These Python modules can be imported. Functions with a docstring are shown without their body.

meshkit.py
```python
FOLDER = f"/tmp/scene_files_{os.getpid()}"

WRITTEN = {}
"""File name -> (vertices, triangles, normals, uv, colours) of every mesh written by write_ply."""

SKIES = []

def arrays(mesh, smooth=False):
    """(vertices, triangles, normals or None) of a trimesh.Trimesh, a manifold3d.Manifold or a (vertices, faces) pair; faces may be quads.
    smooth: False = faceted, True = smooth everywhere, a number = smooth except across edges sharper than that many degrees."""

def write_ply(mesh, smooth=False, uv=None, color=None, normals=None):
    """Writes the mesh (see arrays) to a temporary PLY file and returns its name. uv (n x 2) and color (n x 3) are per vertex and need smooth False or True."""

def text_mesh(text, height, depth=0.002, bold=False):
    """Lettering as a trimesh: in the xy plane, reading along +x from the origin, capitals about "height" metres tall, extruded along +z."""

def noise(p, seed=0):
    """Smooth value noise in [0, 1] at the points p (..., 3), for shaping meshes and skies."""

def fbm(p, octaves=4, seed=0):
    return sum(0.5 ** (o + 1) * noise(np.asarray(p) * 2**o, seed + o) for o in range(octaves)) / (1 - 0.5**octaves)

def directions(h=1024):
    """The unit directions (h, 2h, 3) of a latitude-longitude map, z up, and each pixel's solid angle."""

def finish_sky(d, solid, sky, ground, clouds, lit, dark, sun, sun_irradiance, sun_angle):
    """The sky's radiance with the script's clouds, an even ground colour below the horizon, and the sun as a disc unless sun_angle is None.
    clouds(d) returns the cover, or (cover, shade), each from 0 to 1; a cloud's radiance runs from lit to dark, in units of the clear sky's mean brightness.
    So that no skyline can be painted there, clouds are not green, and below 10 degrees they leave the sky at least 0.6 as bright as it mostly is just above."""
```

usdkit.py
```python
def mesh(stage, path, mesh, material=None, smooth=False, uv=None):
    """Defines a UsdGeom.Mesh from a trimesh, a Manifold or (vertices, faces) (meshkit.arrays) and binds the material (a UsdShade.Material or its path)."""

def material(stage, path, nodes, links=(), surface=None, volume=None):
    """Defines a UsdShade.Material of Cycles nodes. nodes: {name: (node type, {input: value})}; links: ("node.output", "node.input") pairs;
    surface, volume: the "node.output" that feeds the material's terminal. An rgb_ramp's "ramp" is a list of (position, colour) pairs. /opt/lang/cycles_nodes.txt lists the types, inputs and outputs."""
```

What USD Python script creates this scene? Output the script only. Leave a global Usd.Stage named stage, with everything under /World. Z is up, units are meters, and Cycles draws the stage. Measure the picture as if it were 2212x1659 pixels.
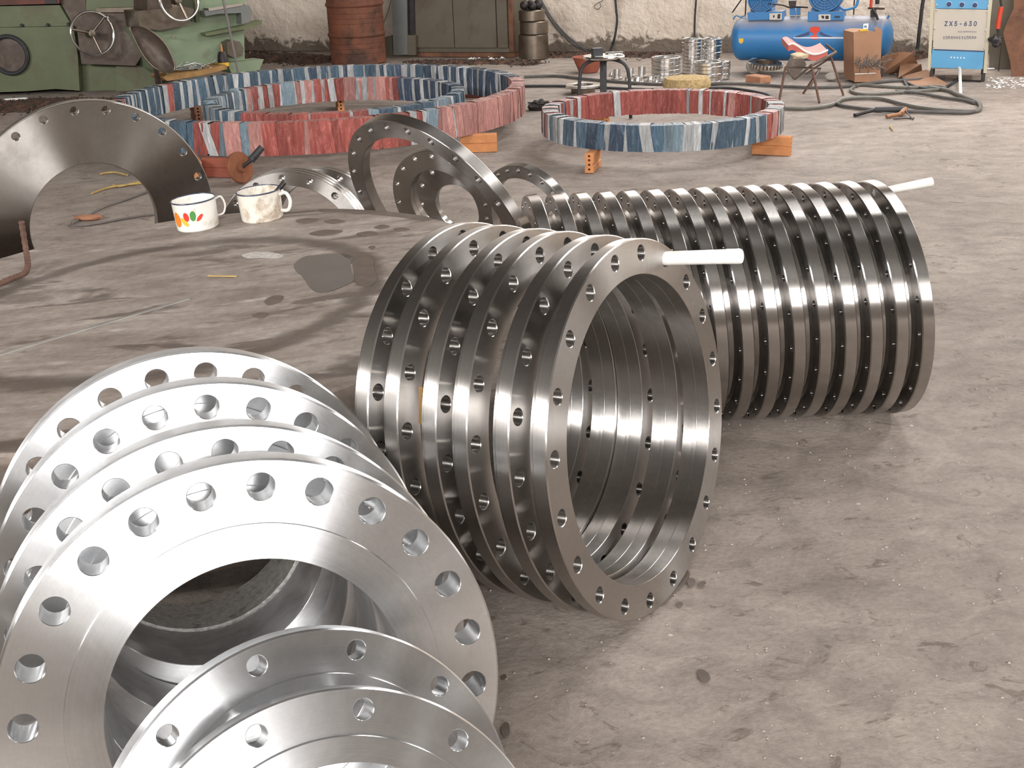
import math, random, numpy as np, trimesh, usdkit, meshkit
import manifold3d as m3
from shapely.geometry import Polygon
from pxr import Usd, UsdGeom, UsdLux, UsdShade, Gf, Sdf, Vt

random.seed(7); RNG = np.random.default_rng(7)
stage = Usd.Stage.CreateInMemory()
UsdGeom.SetStageUpAxis(stage, UsdGeom.Tokens.z); UsdGeom.SetStageMetersPerUnit(stage, 1.0)
UsdGeom.Xform.Define(stage, '/World'); UsdGeom.Scope.Define(stage, '/World/Looks')
PI = math.pi

# ------------------------------------------------------------------ camera
W, H, F = 2212, 1659, 2600.0
CAM_POS = np.array([0, 0, 1.45]); PITCH, ROLL = math.radians(21.49), math.radians(2.17)
fw = np.array([0, math.cos(PITCH), -math.sin(PITCH)]); _r = np.array([1., 0, 0]); _u = np.cross(_r, fw)
rt = math.cos(ROLL) * _r - math.sin(ROLL) * _u; up = np.cross(rt, fw)
cam = UsdGeom.Camera.Define(stage, '/World/camera')
M4 = np.eye(4); M4[0, :3], M4[1, :3], M4[2, :3], M4[3, :3] = rt, up, -fw, CAM_POS
cam.AddTransformOp().Set(Gf.Matrix4d(M4.tolist()))
cam.CreateHorizontalApertureAttr(36.0); cam.CreateVerticalApertureAttr(36.0 * H / W)
cam.CreateFocalLengthAttr(36.0 * F / W); cam.CreateClippingRangeAttr(Gf.Vec2f(0.05, 200))
cam.CreateExposureAttr(-0.9)
# ------------------------------------------------------------------ light (daylight through roof lights, windows and a big door behind the camera)
TH = math.radians(-20.6); U = np.array([math.cos(TH), math.sin(TH), 0]); V = np.array([-math.sin(TH), math.cos(TH), 0]); O = np.array([0, 13.15, 0])
def room(s, t, z): return O + s * U + t * V + np.array([0, 0, z])
def rect_light(name, c, direction, w, h, power, color=(1, 1, 1)):
    l = UsdLux.RectLight.Define(stage, '/World/' + name)
    d = -np.asarray(direction, float); d /= np.linalg.norm(d)
    x = np.cross([0, 0, 1.], d)
    x = U.copy() if np.linalg.norm(x) < 1e-3 else x / np.linalg.norm(x)
    y = np.cross(d, x); m = np.eye(4); m[0, :3], m[1, :3], m[2, :3], m[3, :3] = x, y, d, c
    l.AddTransformOp().Set(Gf.Matrix4d(m.tolist()))
    l.CreateWidthAttr(w); l.CreateHeightAttr(h); l.CreateIntensityAttr(power); l.CreateColorAttr(Gf.Vec3f(*color))
    return l
SKY = (1.0, 0.98, 0.965); WALL_T = 0.55
rect_light('door_daylight', room(8.2, -16.85, 3.7), V, 8.6, 1.5, 66, SKY)
rect_light('door_daylight_001', room(-2.2, -16.85, 4.3), V, 5.0, 1.3, 66, SKY)
rect_light('roof_light', room(5.6, -3.6, 6.3), (0, 0, -1), 1.0, 6, 24, SKY)
rect_light('roof_light_001', room(10, -3.2, 6.3), (0, 0, -1), 0.7, 4.5, 110, SKY)
rect_light('window_daylight', room(15.85, -6, 2.8), -U, 6, 1.8, 6, SKY)
rect_light('window_daylight_001', room(2.8, WALL_T - 0.14, 3.0), -V, 4.4, 3.2, 11, SKY)

# ------------------------------------------------------------------ helpers
def un(px, py, z=0.0):
    d = fw + rt * (px - W / 2) / F - up * (py - H / 2) / F
    return CAM_POS + (z - CAM_POS[2]) / d[2] * d
def hit(px, py, P, n):
    d = fw + rt * (px - W / 2) / F - up * (py - H / 2) / F
    return CAM_POS + (np.dot(np.asarray(P) - CAM_POS, n) / np.dot(d, n)) * d
COUNT = {}
def numbered(parent, name):
    k = (parent, name); i = COUNT.get(k, 0); COUNT[k] = i + 1
    return f'{parent}/{name}' if i == 0 else f'{parent}/{name}_{i:03d}'
def tag(p, label=None, cat=None, group=None, kind=None):
    for k, v in (('label', label), ('category', cat), ('group', group), ('kind', kind)):
        if v: p.SetCustomDataByKey(k, v)
def frame(n, pos, upv=(0, 0, 1)):
    n = np.asarray(n, float); n = n / np.linalg.norm(n); x = np.cross(upv, n); x /= np.linalg.norm(x); y = np.cross(n, x)
    m = np.eye(4); m[:3, 0], m[:3, 1], m[:3, 2], m[:3, 3] = x, y, n, pos
    return m
def rotz(a, pos=(0, 0, 0)):
    m = np.eye(4); c, s = math.cos(a), math.sin(a); m[:2, :2] = [[c, -s], [s, c]]; m[:3, 3] = pos; return m
class Thing:
    def __init__(s, name, label, cat, m=None, group=None, kind=None):
        s.path = numbered('/World', name); s.m = np.eye(4) if m is None else np.asarray(m, float)
        if s.m.shape == (3,): q = np.eye(4); q[:3, 3] = s.m; s.m = q
        s.x = UsdGeom.Xform.Define(stage, s.path); s.x.AddTransformOp().Set(Gf.Matrix4d(s.m.T.tolist()))
        tag(s.x.GetPrim(), label, cat, group, kind)
    def part(s, name, mesh, mat, label=None, world=False, smooth=30, at=None, parent=None, kind=None):
        """mesh in the thing's own frame, or in world space with world=True"""
        mesh = tri(mesh)
        if world: mesh = moved(mesh, np.linalg.inv(s.m))
        p = numbered(parent or s.path, name)
        g = usdkit.mesh(stage, p, mesh, MAT[mat], smooth)
        if at is not None: UsdGeom.Xformable(g).AddTranslateOp().Set(Gf.Vec3d(*map(float, at)))
        tag(g.GetPrim(), label, None, None, kind)
        return p
def solo(name, label, cat, mesh, mat, group=None, kind=None, smooth=30, base=None):
    mesh = tri(mesh)
    if base is None:
        b = mesh.bounds; base = np.array([(b[0][0] + b[1][0]) / 2, (b[0][1] + b[1][1]) / 2, b[0][2]])
    mesh = mesh.copy(); mesh.apply_translation(-np.asarray(base))
    p = numbered('/World', name); g = usdkit.mesh(stage, p, mesh, MAT[mat], smooth)
    UsdGeom.Xformable(g).AddTranslateOp().Set(Gf.Vec3d(*map(float, base)))
    tag(g.GetPrim(), label, cat, group, kind); return p
def copy_of(proto, name, label, m, group):
    """another thing with the same parts: an internal reference"""
    p = numbered('/World', name); x = UsdGeom.Xform.Define(stage, p); prim = x.GetPrim()
    prim.GetReferences().AddInternalReference(proto.path); prim.SetInstanceable(True)
    x.ClearXformOpOrder(); x.MakeMatrixXform().Set(Gf.Matrix4d(np.asarray(m, float).T.tolist()))
    tag(prim, label, proto.x.GetPrim().GetCustomDataByKey('category'), group)
    return p
def tri(m):
    if isinstance(m, (list, tuple)) and len(m) and not isinstance(m[0], np.ndarray): return trimesh.util.concatenate([tri(q) for q in m])
    if hasattr(m, 'to_mesh'):
        q = m.to_mesh(); return trimesh.Trimesh(q.vert_properties[:, :3], q.tri_verts, process=False)
    if isinstance(m, tuple): return trimesh.Trimesh(*m, process=False)
    return m
def moved(mesh, m):
    q = tri(mesh).copy(); q.apply_transform(m); return q
def tr(mesh, x=0, y=0, z=0):
    q = tri(mesh).copy(); q.apply_translation((x, y, z)); return q
def cbox(sx, sy, sz, c=0.004, z0=True):
    """chamfered box; base at z=0 when z0"""
    h = np.array([sx, sy, sz]) / 2; c = min(c, *(h * 0.9)); pts = []
    for a in (-1, 1):
        for b in (-1, 1):
            for d in (-1, 1):
                s = np.array([a, b, d])
                for k in range(3):
                    q = h - c; q[k] = h[k]; pts.append(s * q)
    m = trimesh.convex.convex_hull(np.array(pts))
    return tr(m, z=h[2]) if z0 else m
def rbox(sx, sy, sz, x=0, y=0, z=0, c=0.004): return tr(cbox(sx, sy, sz, c), x, y, z)
def lathe(prof, n=48):
    """closed profile [(r,z)...] turned about z"""
    p = Polygon(prof)
    if not p.exterior.is_ccw: prof = prof[::-1]
    return m3.CrossSection([np.array(prof, float)]).revolve(n)
def cyl(r, h, n=24, c=0.0):
    return tri(lathe([(0, 0), (r - c, 0), (r, c), (r, h - c), (r - c, h), (0, h)] if c else [(0, 0), (r, 0), (r, h), (0, h)], n))
def rod(a, b, r, n=10, r2=None):
    a, b = np.asarray(a, float), np.asarray(b, float); d = b - a; L = np.linalg.norm(d)
    m = tri(lathe([(0, 0), (r, 0), (r2 or r, L), (0, L)], n))
    z = d / L; x = np.cross([0, 0, 1.], z); x = np.array([1., 0, 0]) if np.linalg.norm(x) < 1e-6 else x / np.linalg.norm(x)
    y = np.cross(z, x); T = np.eye(4); T[:3, 0], T[:3, 1], T[:3, 2], T[:3, 3] = x, y, z, a
    return moved(m, T)
def spline(P, n=8, closed=False):
    P = np.asarray(P, float); out = []; N = len(P)
    idx = (lambda i: i % N) if closed else (lambda i: min(max(i, 0), N - 1))
    for i in range(N if closed else N - 1):
        p0, p1, p2, p3 = (P[idx(i + k)] for k in (-1, 0, 1, 2))
        for t in np.linspace(0, 1, n, endpoint=False):
            out.append(0.5 * (2 * p1 + (p2 - p0) * t + (2 * p0 - 5 * p1 + 4 * p2 - p3) * t * t + (3 * p1 - p0 - 3 * p2 + p3) * t ** 3))
    if not closed: out.append(P[-1])
    return np.array(out)
def tube(P, r, n=8, closed=False):
    P = np.asarray(P, float); N = len(P)
    T = (np.roll(P, -1, 0) - np.roll(P, 1, 0)) if closed else np.gradient(P, axis=0)
    T /= np.maximum(np.linalg.norm(T, axis=1), 1e-9)[:, None]
    x = np.cross(T[0], [0.013, 0.02, 1.]); x = x if np.linalg.norm(x) > 1e-3 else np.array([1., 0, 0]); ring = []
    rr = np.broadcast_to(np.asarray(r, float), (N,)); a = np.arange(n) * 2 * PI / n
    for i in range(N):
        x = x - T[i] * (x @ T[i]); x /= np.linalg.norm(x); y = np.cross(T[i], x)
        ring.append(P[i] + rr[i] * (np.cos(a)[:, None] * x + np.sin(a)[:, None] * y))
    V_ = np.concatenate(ring); f = []
    for i in range(N if closed else N - 1):
        j = (i + 1) % N
        for k in range(n):
            l = (k + 1) % n; f += [[i * n + k, i * n + l, j * n + l], [i * n + k, j * n + l, j * n + k]]
    if not closed:
        f += [[0, k + 1, k] for k in range(1, n - 1)] + [[(N - 1) * n, (N - 1) * n + k, (N - 1) * n + k + 1] for k in range(1, n - 1)]
    return trimesh.Trimesh(V_, np.array(f), process=False)
def extrude(poly, h, c=0.0):
    p = poly if isinstance(poly, Polygon) else Polygon(poly)
    return trimesh.creation.extrude_polygon(p, h, engine='earcut')
def slab(pix, P, n, depth, out=0.0):
    """outline on the plane (P, n) where the photo shows it, given real thickness behind the plane"""
    m = frame(n, P); inv = np.linalg.inv(m)
    q = [(inv @ np.append(hit(a, b, P, n), 1))[:2] for a, b in pix]
    p = Polygon(q).buffer(0)
    return moved(tr(extrude(p, depth), z=out - depth), m)
def blob(r, seed=0, amp=0.25, sub=2, scale=(1, 1, 1), freq=1.5):
    m = trimesh.creation.icosphere(sub); v = m.vertices
    d = 1 + amp * (2 * meshkit.fbm(v * freq + 7.3 * seed, 3, seed) - 1)
    m.vertices = v * d[:, None] * r * np.asarray(scale); return m

# ------------------------------------------------------------------ materials
MAT = {}
def material(name, nodes, links, surface='p.BSDF'):
    MAT[name] = usdkit.material(stage, '/World/Looks/' + name, nodes, links, surface)
def plain(name, color, rough=0.5, metal=0.0, var=0.15, scale=6.0, dirt=None, dirt_amt=0.5, bump=0.0, bscale=40, spec=0.5, dscale=3.0, coat=0.0, trans=0.0):
    """a colour with grain, blotches of dirt or wear, and fine relief"""
    c = np.array(color, float)
    n = {'tc': ('texture_coordinate', {}), 'no': ('noise_texture', {'scale': scale, 'detail': 6, 'roughness': 0.6}),
         'r': ('rgb_ramp', {'ramp': [(0.3, tuple(c * (1 - var))), (0.7, tuple(np.minimum(c * (1 + var), 1)))]}),
         'p': ('principled_bsdf', {'roughness': rough, 'metallic': metal, 'specular_ior_level': spec, 'coat_weight': coat})}
    l = [('tc.object', 'no.vector'), ('no.fac', 'r.fac')]
    out = 'r.color'
    if dirt is not None:
        n['dn'] = ('noise_texture', {'scale': dscale, 'detail': 8, 'roughness': 0.65, 'distortion': 0.3})
        lo = 0.62 - 0.35 * dirt_amt
        n['dr'] = ('rgb_ramp', {'ramp': [(lo, (0, 0, 0)), (lo + 0.16, (1, 1, 1))]})
        n['dm'] = ('mix', {'color2': tuple(dirt)})
        l += [('tc.object', 'dn.vector'), ('dn.fac', 'dr.fac'), ('dr.color', 'dm.fac'), (out, 'dm.color1')]; out = 'dm.color'
    l.append((out, 'p.base_color'))
    if bump:
        n['bn'] = ('noise_texture', {'scale': bscale, 'detail': 5, 'roughness': 0.6}); n['b'] = ('bump', {'strength': 1.0, 'distance': bump})
        l += [('tc.object', 'bn.vector'), ('bn.fac', 'b.height'), ('b.normal', 'p.normal')]
    material(name, n, l)
def turned(name, color, rough, aniso, groove=0.06, smudge=0.10, dark=(0.25, 0.22, 0.2), darkamt=0.0):
    """lathe-turned steel: the object's z is the turning axis, so the grooves run round it and highlights spread across them"""
    c = np.array(color)
    n = {'tc': ('texture_coordinate', {}), 'g': ('geometry', {}), 'sx': ('separate_xyz', {}), 'neg': ('math', {'math_type': 'multiply', 'value2': -1.0}),
         'cc': ('combine_xyz', {'z': 0.0}), 'vt': ('vector_transform', {'transform_type': 'vector', 'convert_from': 'object', 'convert_to': 'world'}),
         'cr': ('vector_math', {'math_type': 'cross_product'}), 'nm': ('vector_math', {'math_type': 'normalize'}),
         'xx': ('math', {'math_type': 'multiply'}), 'yy': ('math', {'math_type': 'multiply'}), 'rr': ('math', {'math_type': 'add'}), 'rq': ('math', {'math_type': 'sqrt'}),
         'rv': ('combine_xyz', {'z': 0.0}), 'gn': ('noise_texture', {'scale': 420.0, 'detail': 3, 'roughness': 0.7}),
         'gr': ('rgb_ramp', {'ramp': [(0.3, tuple(c * (1 - groove))), (0.7, tuple(np.minimum(c * (1 + groove), 1)))]}),
         'sn': ('noise_texture', {'scale': 5.0, 'detail': 6, 'roughness': 0.62, 'distortion': 0.4}),
         'sr': ('map_range', {'from_min': 0.3, 'from_max': 0.7, 'to_min': rough - smudge * 0.5, 'to_max': rough + smudge * 0.5, 'clamp': True}),
         'dk': ('rgb_ramp', {'ramp': [(0.5, (0, 0, 0)), (0.75, (darkamt, darkamt, darkamt))]}), 'dm': ('mix', {'color2': tuple(dark)}),
         'b': ('bump', {'strength': 0.25, 'distance': 0.0004}),
         'p': ('principled_bsdf', {'metallic': 1.0, 'anisotropic': aniso})}
    l = [('tc.object', 'sx.vector'), ('sx.y', 'neg.value1'), ('neg.value', 'cc.x'), ('sx.x', 'cc.y'), ('cc.vector', 'vt.vector'),
         ('g.normal', 'cr.vector1'), ('vt.vector', 'cr.vector2'), ('cr.vector', 'nm.vector1'), ('nm.vector', 'p.tangent'),
         ('sx.x', 'xx.value1'), ('sx.x', 'xx.value2'), ('sx.y', 'yy.value1'), ('sx.y', 'yy.value2'), ('xx.value', 'rr.value1'), ('yy.value', 'rr.value2'), ('rr.value', 'rq.value1'),
         ('rq.value', 'rv.x'), ('sx.z', 'rv.y'), ('rv.vector', 'gn.vector'), ('gn.fac', 'gr.fac'),
         ('tc.object', 'sn.vector'), ('sn.fac', 'sr.value'), ('sr.result', 'p.roughness'), ('sn.fac', 'dk.fac'), ('dk.color', 'dm.fac'), ('gr.color', 'dm.color1'), ('dm.color', 'p.base_color'),
         ('gn.fac', 'b.height'), ('b.normal', 'p.normal')]
    material(name, n, l)
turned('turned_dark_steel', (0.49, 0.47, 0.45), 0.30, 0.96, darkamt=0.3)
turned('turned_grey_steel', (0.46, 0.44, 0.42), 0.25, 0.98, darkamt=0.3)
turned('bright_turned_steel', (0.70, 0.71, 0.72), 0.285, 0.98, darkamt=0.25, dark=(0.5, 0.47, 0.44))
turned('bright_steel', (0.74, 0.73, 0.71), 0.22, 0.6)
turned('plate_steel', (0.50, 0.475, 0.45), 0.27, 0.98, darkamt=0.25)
plain('rough_pipe', (0.72, 0.71, 0.68), 0.5, 0.5, 0.25, 90, dirt=(0.3, 0.28, 0.25), dirt_amt=0.2, dscale=40, bump=0.002, bscale=120)
plain('rim_steel', (0.60, 0.58, 0.55), 0.38, 1.0, 0.1, 30)
plain('floor_dirt', (0.3, 0.26, 0.22), 0.9)
def floor_material():
    n = {'g': ('geometry', {}), 'mp': ('mapping', {'rotation': (0, 0, 0.25), 'scale': (0.85, 1.15, 1)}),
         'n1': ('noise_texture', {'scale': 0.8, 'detail': 9, 'roughness': 0.6, 'distortion': 0.4}),
         'n2': ('noise_texture', {'scale': 7.0, 'detail': 8, 'roughness': 0.68, 'distortion': 0.5}),
         'n3': ('noise_texture', {'scale': 70.0, 'detail': 6, 'roughness': 0.7}),
         'n4': ('noise_texture', {'scale': 26.0, 'detail': 2, 'roughness': 0.5}),
         'r1': ('rgb_ramp', {'ramp': [(0.30, (0.235, 0.195, 0.167)), (0.5, (0.285, 0.241, 0.208)), (0.7, (0.345, 0.297, 0.260))]}),
         'r2': ('rgb_ramp', {'ramp': [(0.3, (0.30, 0.30, 0.30)), (0.5, (0.5, 0.5, 0.5)), (0.72, (0.68, 0.68, 0.68))]}),
         'ov': ('mix', {'mix_type': 'overlay', 'fac': 0.75}),
         'r3': ('rgb_ramp', {'ramp': [(0.3, (0.40, 0.40, 0.40)), (0.7, (0.60, 0.60, 0.60))]}), 'ov2': ('mix', {'mix_type': 'overlay', 'fac': 0.7}),
         'vs': ('voronoi_texture', {'scale': 13.0, 'randomness': 1.0}), 'vr': ('rgb_ramp', {'ramp': [(0.05, (1, 1, 1)), (0.09, (0, 0, 0))]}),
         'vm': ('math', {'math_type': 'multiply'}), 'v4': ('rgb_ramp', {'ramp': [(0.56, (0, 0, 0)), (0.62, (0.75, 0.75, 0.75))]}), 'wh': ('mix', {'color2': (0.62, 0.57, 0.50)}),
         'fl': ('noise_texture', {'scale': 11.0, 'detail': 6, 'roughness': 0.72, 'distortion': 1.2}), 'flr': ('rgb_ramp', {'ramp': [(0.58, (0, 0, 0)), (0.66, (0.75, 0.75, 0.75))]}), 'fm': ('mix', {'color2': (0.13, 0.10, 0.08)}),
         'vd': ('voronoi_texture', {'scale': 4.3, 'randomness': 1.0}), 'dr': ('rgb_ramp', {'ramp': [(0.05, (0.8, 0.8, 0.8)), (0.10, (0, 0, 0))]}), 'v5': ('rgb_ramp', {'ramp': [(0.50, (0, 0, 0)), (0.58, (0.6, 0.6, 0.6))]}), 'dm': ('math', {'math_type': 'multiply'}), 'dk': ('mix', {'color2': (0.09, 0.07, 0.06)}),
         'ba': ('math', {'math_type': 'multiply_add', 'value2': 0.45}), 'b': ('bump', {'strength': 0.7, 'distance': 0.008}),
         'p': ('principled_bsdf', {'roughness': 0.82, 'specular_ior_level': 0.35})}
    l = [('g.position', 'mp.vector')] + [('mp.vector', f'{k}.vector') for k in ('n1', 'n2', 'n4')] + [('g.position', 'n3.vector'), ('g.position', 'vs.vector'), ('mp.vector', 'vd.vector')]
    l += [('n1.fac', 'r1.fac'), ('n2.fac', 'r2.fac'), ('r1.color', 'ov.color1'), ('r2.color', 'ov.color2'), ('n3.fac', 'r3.fac'), ('ov.color', 'ov2.color1'), ('r3.color', 'ov2.color2'),
          ('vs.distance', 'vr.fac'), ('n4.fac', 'v4.fac'), ('vr.color', 'vm.value1'), ('v4.color', 'vm.value2'), ('vm.value', 'wh.fac'), ('ov2.color', 'wh.color1'),
          ('vd.distance', 'dr.fac'), ('n2.fac', 'v5.fac'), ('dr.color', 'dm.value1'), ('v5.color', 'dm.value2'), ('dm.value', 'dk.fac'), ('mp.vector', 'fl.vector'), ('fl.fac', 'flr.fac'), ('flr.color', 'fm.fac'), ('wh.color', 'fm.color1'), ('fm.color', 'dk.color1'), ('dk.color', 'p.base_color'),
          ('n3.fac', 'ba.value1'), ('n2.fac', 'ba.value3'), ('ba.value', 'b.height'), ('b.normal', 'p.normal')]
    material('floor_dirt', n, l)
floor_material()
def disc_material():
    """worn, oily round plate; the dark oil ring follows the plate's own centre"""
    n = {'tc': ('texture_coordinate', {}), 'mp': ('mapping', {'rotation': (0, 0, 0.5), 'scale': (0.6, 1.9, 1)}),
         'n1': ('noise_texture', {'scale': 3.0, 'detail': 8, 'roughness': 0.65, 'distortion': 0.7}), 'n2': ('noise_texture', {'scale': 30.0, 'detail': 6, 'roughness': 0.7}),
         'n3': ('noise_texture', {'scale': 4.2, 'detail': 5, 'roughness': 0.6, 'distortion': 0.5}), 'n5': ('noise_texture', {'scale': 7.0, 'detail': 4, 'roughness': 0.6}),
         'r1': ('rgb_ramp', {'ramp': [(0.3, (0.15, 0.116, 0.094)), (0.48, (0.25, 0.208, 0.178)), (0.68, (0.36, 0.315, 0.28))]}),
         'r2': ('rgb_ramp', {'ramp': [(0.3, (0.38, 0.38, 0.38)), (0.7, (0.62, 0.62, 0.62))]}), 'ov': ('mix', {'mix_type': 'overlay', 'fac': 0.8}),
         'ln': ('vector_math', {'math_type': 'length'}), 'wob': ('math', {'math_type': 'multiply_add', 'value2': 0.10}),
         'dist': ('math', {'math_type': 'subtract', 'value2': 0.632}), 'ab': ('math', {'math_type': 'absolute'}),
         'rr': ('rgb_ramp', {'ramp': [(0.0, (0.8, 0.8, 0.8)), (0.022, (0.7, 0.7, 0.7)), (0.05, (0, 0, 0))]}),
         'sp': ('rgb_ramp', {'ramp': [(0.55, (0, 0, 0)), (0.62, (0.7, 0.7, 0.7))]}), 'mx': ('math', {'math_type': 'maximum'}),
         'wh': ('rgb_ramp', {'ramp': [(0.60, (0, 0, 0)), (0.72, (0.75, 0.75, 0.75))]}), 'wm': ('mix', {'color2': (0.45, 0.42, 0.39)}),
         'dk': ('mix', {'color2': (0.075, 0.058, 0.048)}), 'ro': ('map_range', {'from_min': 0, 'from_max': 1, 'to_min': 0.72, 'to_max': 0.42}),
         'b': ('bump', {'strength': 0.6, 'distance': 0.006}), 'p': ('principled_bsdf', {'specular_ior_level': 0.4})}
    l = [('tc.object', 'mp.vector'), ('mp.vector', 'n1.vector'), ('tc.object', 'n2.vector'), ('mp.vector', 'n3.vector'), ('mp.vector', 'n5.vector'), ('n1.fac', 'r1.fac'), ('n2.fac', 'r2.fac'), ('r1.color', 'ov.color1'), ('r2.color', 'ov.color2'),
         ('tc.object', 'ln.vector1'), ('n5.fac', 'wob.value1'), ('ln.value', 'wob.value3'), ('wob.value', 'dist.value1'), ('dist.value', 'ab.value1'), ('ab.value', 'rr.fac'), ('n3.fac', 'sp.fac'), ('rr.color', 'mx.value1'), ('sp.color', 'mx.value2'),
         ('n5.fac', 'wh.fac'), ('wh.color', 'wm.fac'), ('ov.color', 'wm.color1'), ('wm.color', 'dk.color1'), ('mx.value', 'dk.fac'), ('dk.color', 'p.base_color'), ('mx.value', 'ro.value'), ('ro.result', 'p.roughness'), ('n2.fac', 'b.height'), ('b.normal', 'p.normal')]
    material('oily_plate', n, l)
disc_material()
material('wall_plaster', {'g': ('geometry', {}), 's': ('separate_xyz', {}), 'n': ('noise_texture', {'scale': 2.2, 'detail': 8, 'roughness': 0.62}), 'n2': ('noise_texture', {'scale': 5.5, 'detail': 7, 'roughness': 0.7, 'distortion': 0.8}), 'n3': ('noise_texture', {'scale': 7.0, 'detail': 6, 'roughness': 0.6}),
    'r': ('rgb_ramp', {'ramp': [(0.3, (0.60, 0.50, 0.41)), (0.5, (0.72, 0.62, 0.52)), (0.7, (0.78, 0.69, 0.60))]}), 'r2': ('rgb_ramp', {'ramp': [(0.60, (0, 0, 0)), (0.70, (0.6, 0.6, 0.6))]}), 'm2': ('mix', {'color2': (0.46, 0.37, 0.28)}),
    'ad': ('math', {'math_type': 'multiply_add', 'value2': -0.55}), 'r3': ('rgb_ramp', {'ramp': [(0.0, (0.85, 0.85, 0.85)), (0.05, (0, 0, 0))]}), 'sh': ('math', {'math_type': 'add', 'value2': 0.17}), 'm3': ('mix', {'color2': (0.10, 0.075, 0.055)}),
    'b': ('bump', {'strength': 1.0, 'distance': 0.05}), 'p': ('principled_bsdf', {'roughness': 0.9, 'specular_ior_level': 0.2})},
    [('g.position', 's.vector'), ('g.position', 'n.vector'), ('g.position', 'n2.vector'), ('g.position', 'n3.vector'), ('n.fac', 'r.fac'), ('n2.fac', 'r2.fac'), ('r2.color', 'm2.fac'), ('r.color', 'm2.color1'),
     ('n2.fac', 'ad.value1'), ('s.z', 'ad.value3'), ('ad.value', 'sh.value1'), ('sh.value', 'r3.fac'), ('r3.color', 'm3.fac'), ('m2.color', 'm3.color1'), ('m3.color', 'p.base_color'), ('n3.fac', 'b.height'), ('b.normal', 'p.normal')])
plain('ceiling_sheet', (0.10, 0.095, 0.09), 0.8)
plain('side_plaster', (0.55, 0.51, 0.47), 0.9)
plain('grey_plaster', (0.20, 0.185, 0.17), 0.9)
plain('rust_swarf', (0.055, 0.035, 0.026), 0.75, 0, 0.6, 30, dirt=(0.16, 0.07, 0.04), dirt_amt=0.4, dscale=20, bump=0.02, bscale=40)
plain('green_paint', (0.112, 0.132, 0.066), 0.45, 0, 0.12, 5, dirt=(0.10, 0.085, 0.05), dirt_amt=0.25, dscale=2.5)
plain('pale_green_paint', (0.195, 0.25, 0.16), 0.45, 0, 0.1, 5, dirt=(0.13, 0.12, 0.08), dirt_amt=0.15, dscale=3)
plain('grimy_iron', (0.095, 0.07, 0.055), 0.5, 0.3, 0.3, 8, dirt=(0.16, 0.13, 0.11), dirt_amt=0.3, dscale=6)
plain('dark_iron', (0.035, 0.03, 0.03), 0.5, 0.4, 0.3, 12)
plain('black_rubber', (0.03, 0.03, 0.033), 0.6, 0, 0.3, 12)
plain('dusty_rubber', (0.085, 0.078, 0.073), 0.7, 0, 0.25, 9)
plain('hose_sheen', (0.125, 0.118, 0.10), 0.5, 0, 0.2, 9)
plain('brown_paint', (0.12, 0.035, 0.022), 0.6, 0, 0.3, 5, dirt=(0.06, 0.03, 0.02), dirt_amt=0.3)
plain('rust_drum', (0.16, 0.055, 0.028), 0.75, 0, 0.3, 5, dirt=(0.05, 0.022, 0.014), dirt_amt=0.5, dscale=2.5)
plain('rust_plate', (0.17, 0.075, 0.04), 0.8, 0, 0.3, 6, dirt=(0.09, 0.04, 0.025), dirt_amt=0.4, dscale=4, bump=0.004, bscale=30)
plain('cabinet_grey', (0.125, 0.108, 0.08), 0.4, 0.2, 0.12, 3, dirt=(0.085, 0.05, 0.03), dirt_amt=0.3, dscale=2.2)
plain('sheet_grey', (0.17, 0.18, 0.17), 0.45, 0.3, 0.12, 4)
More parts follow.
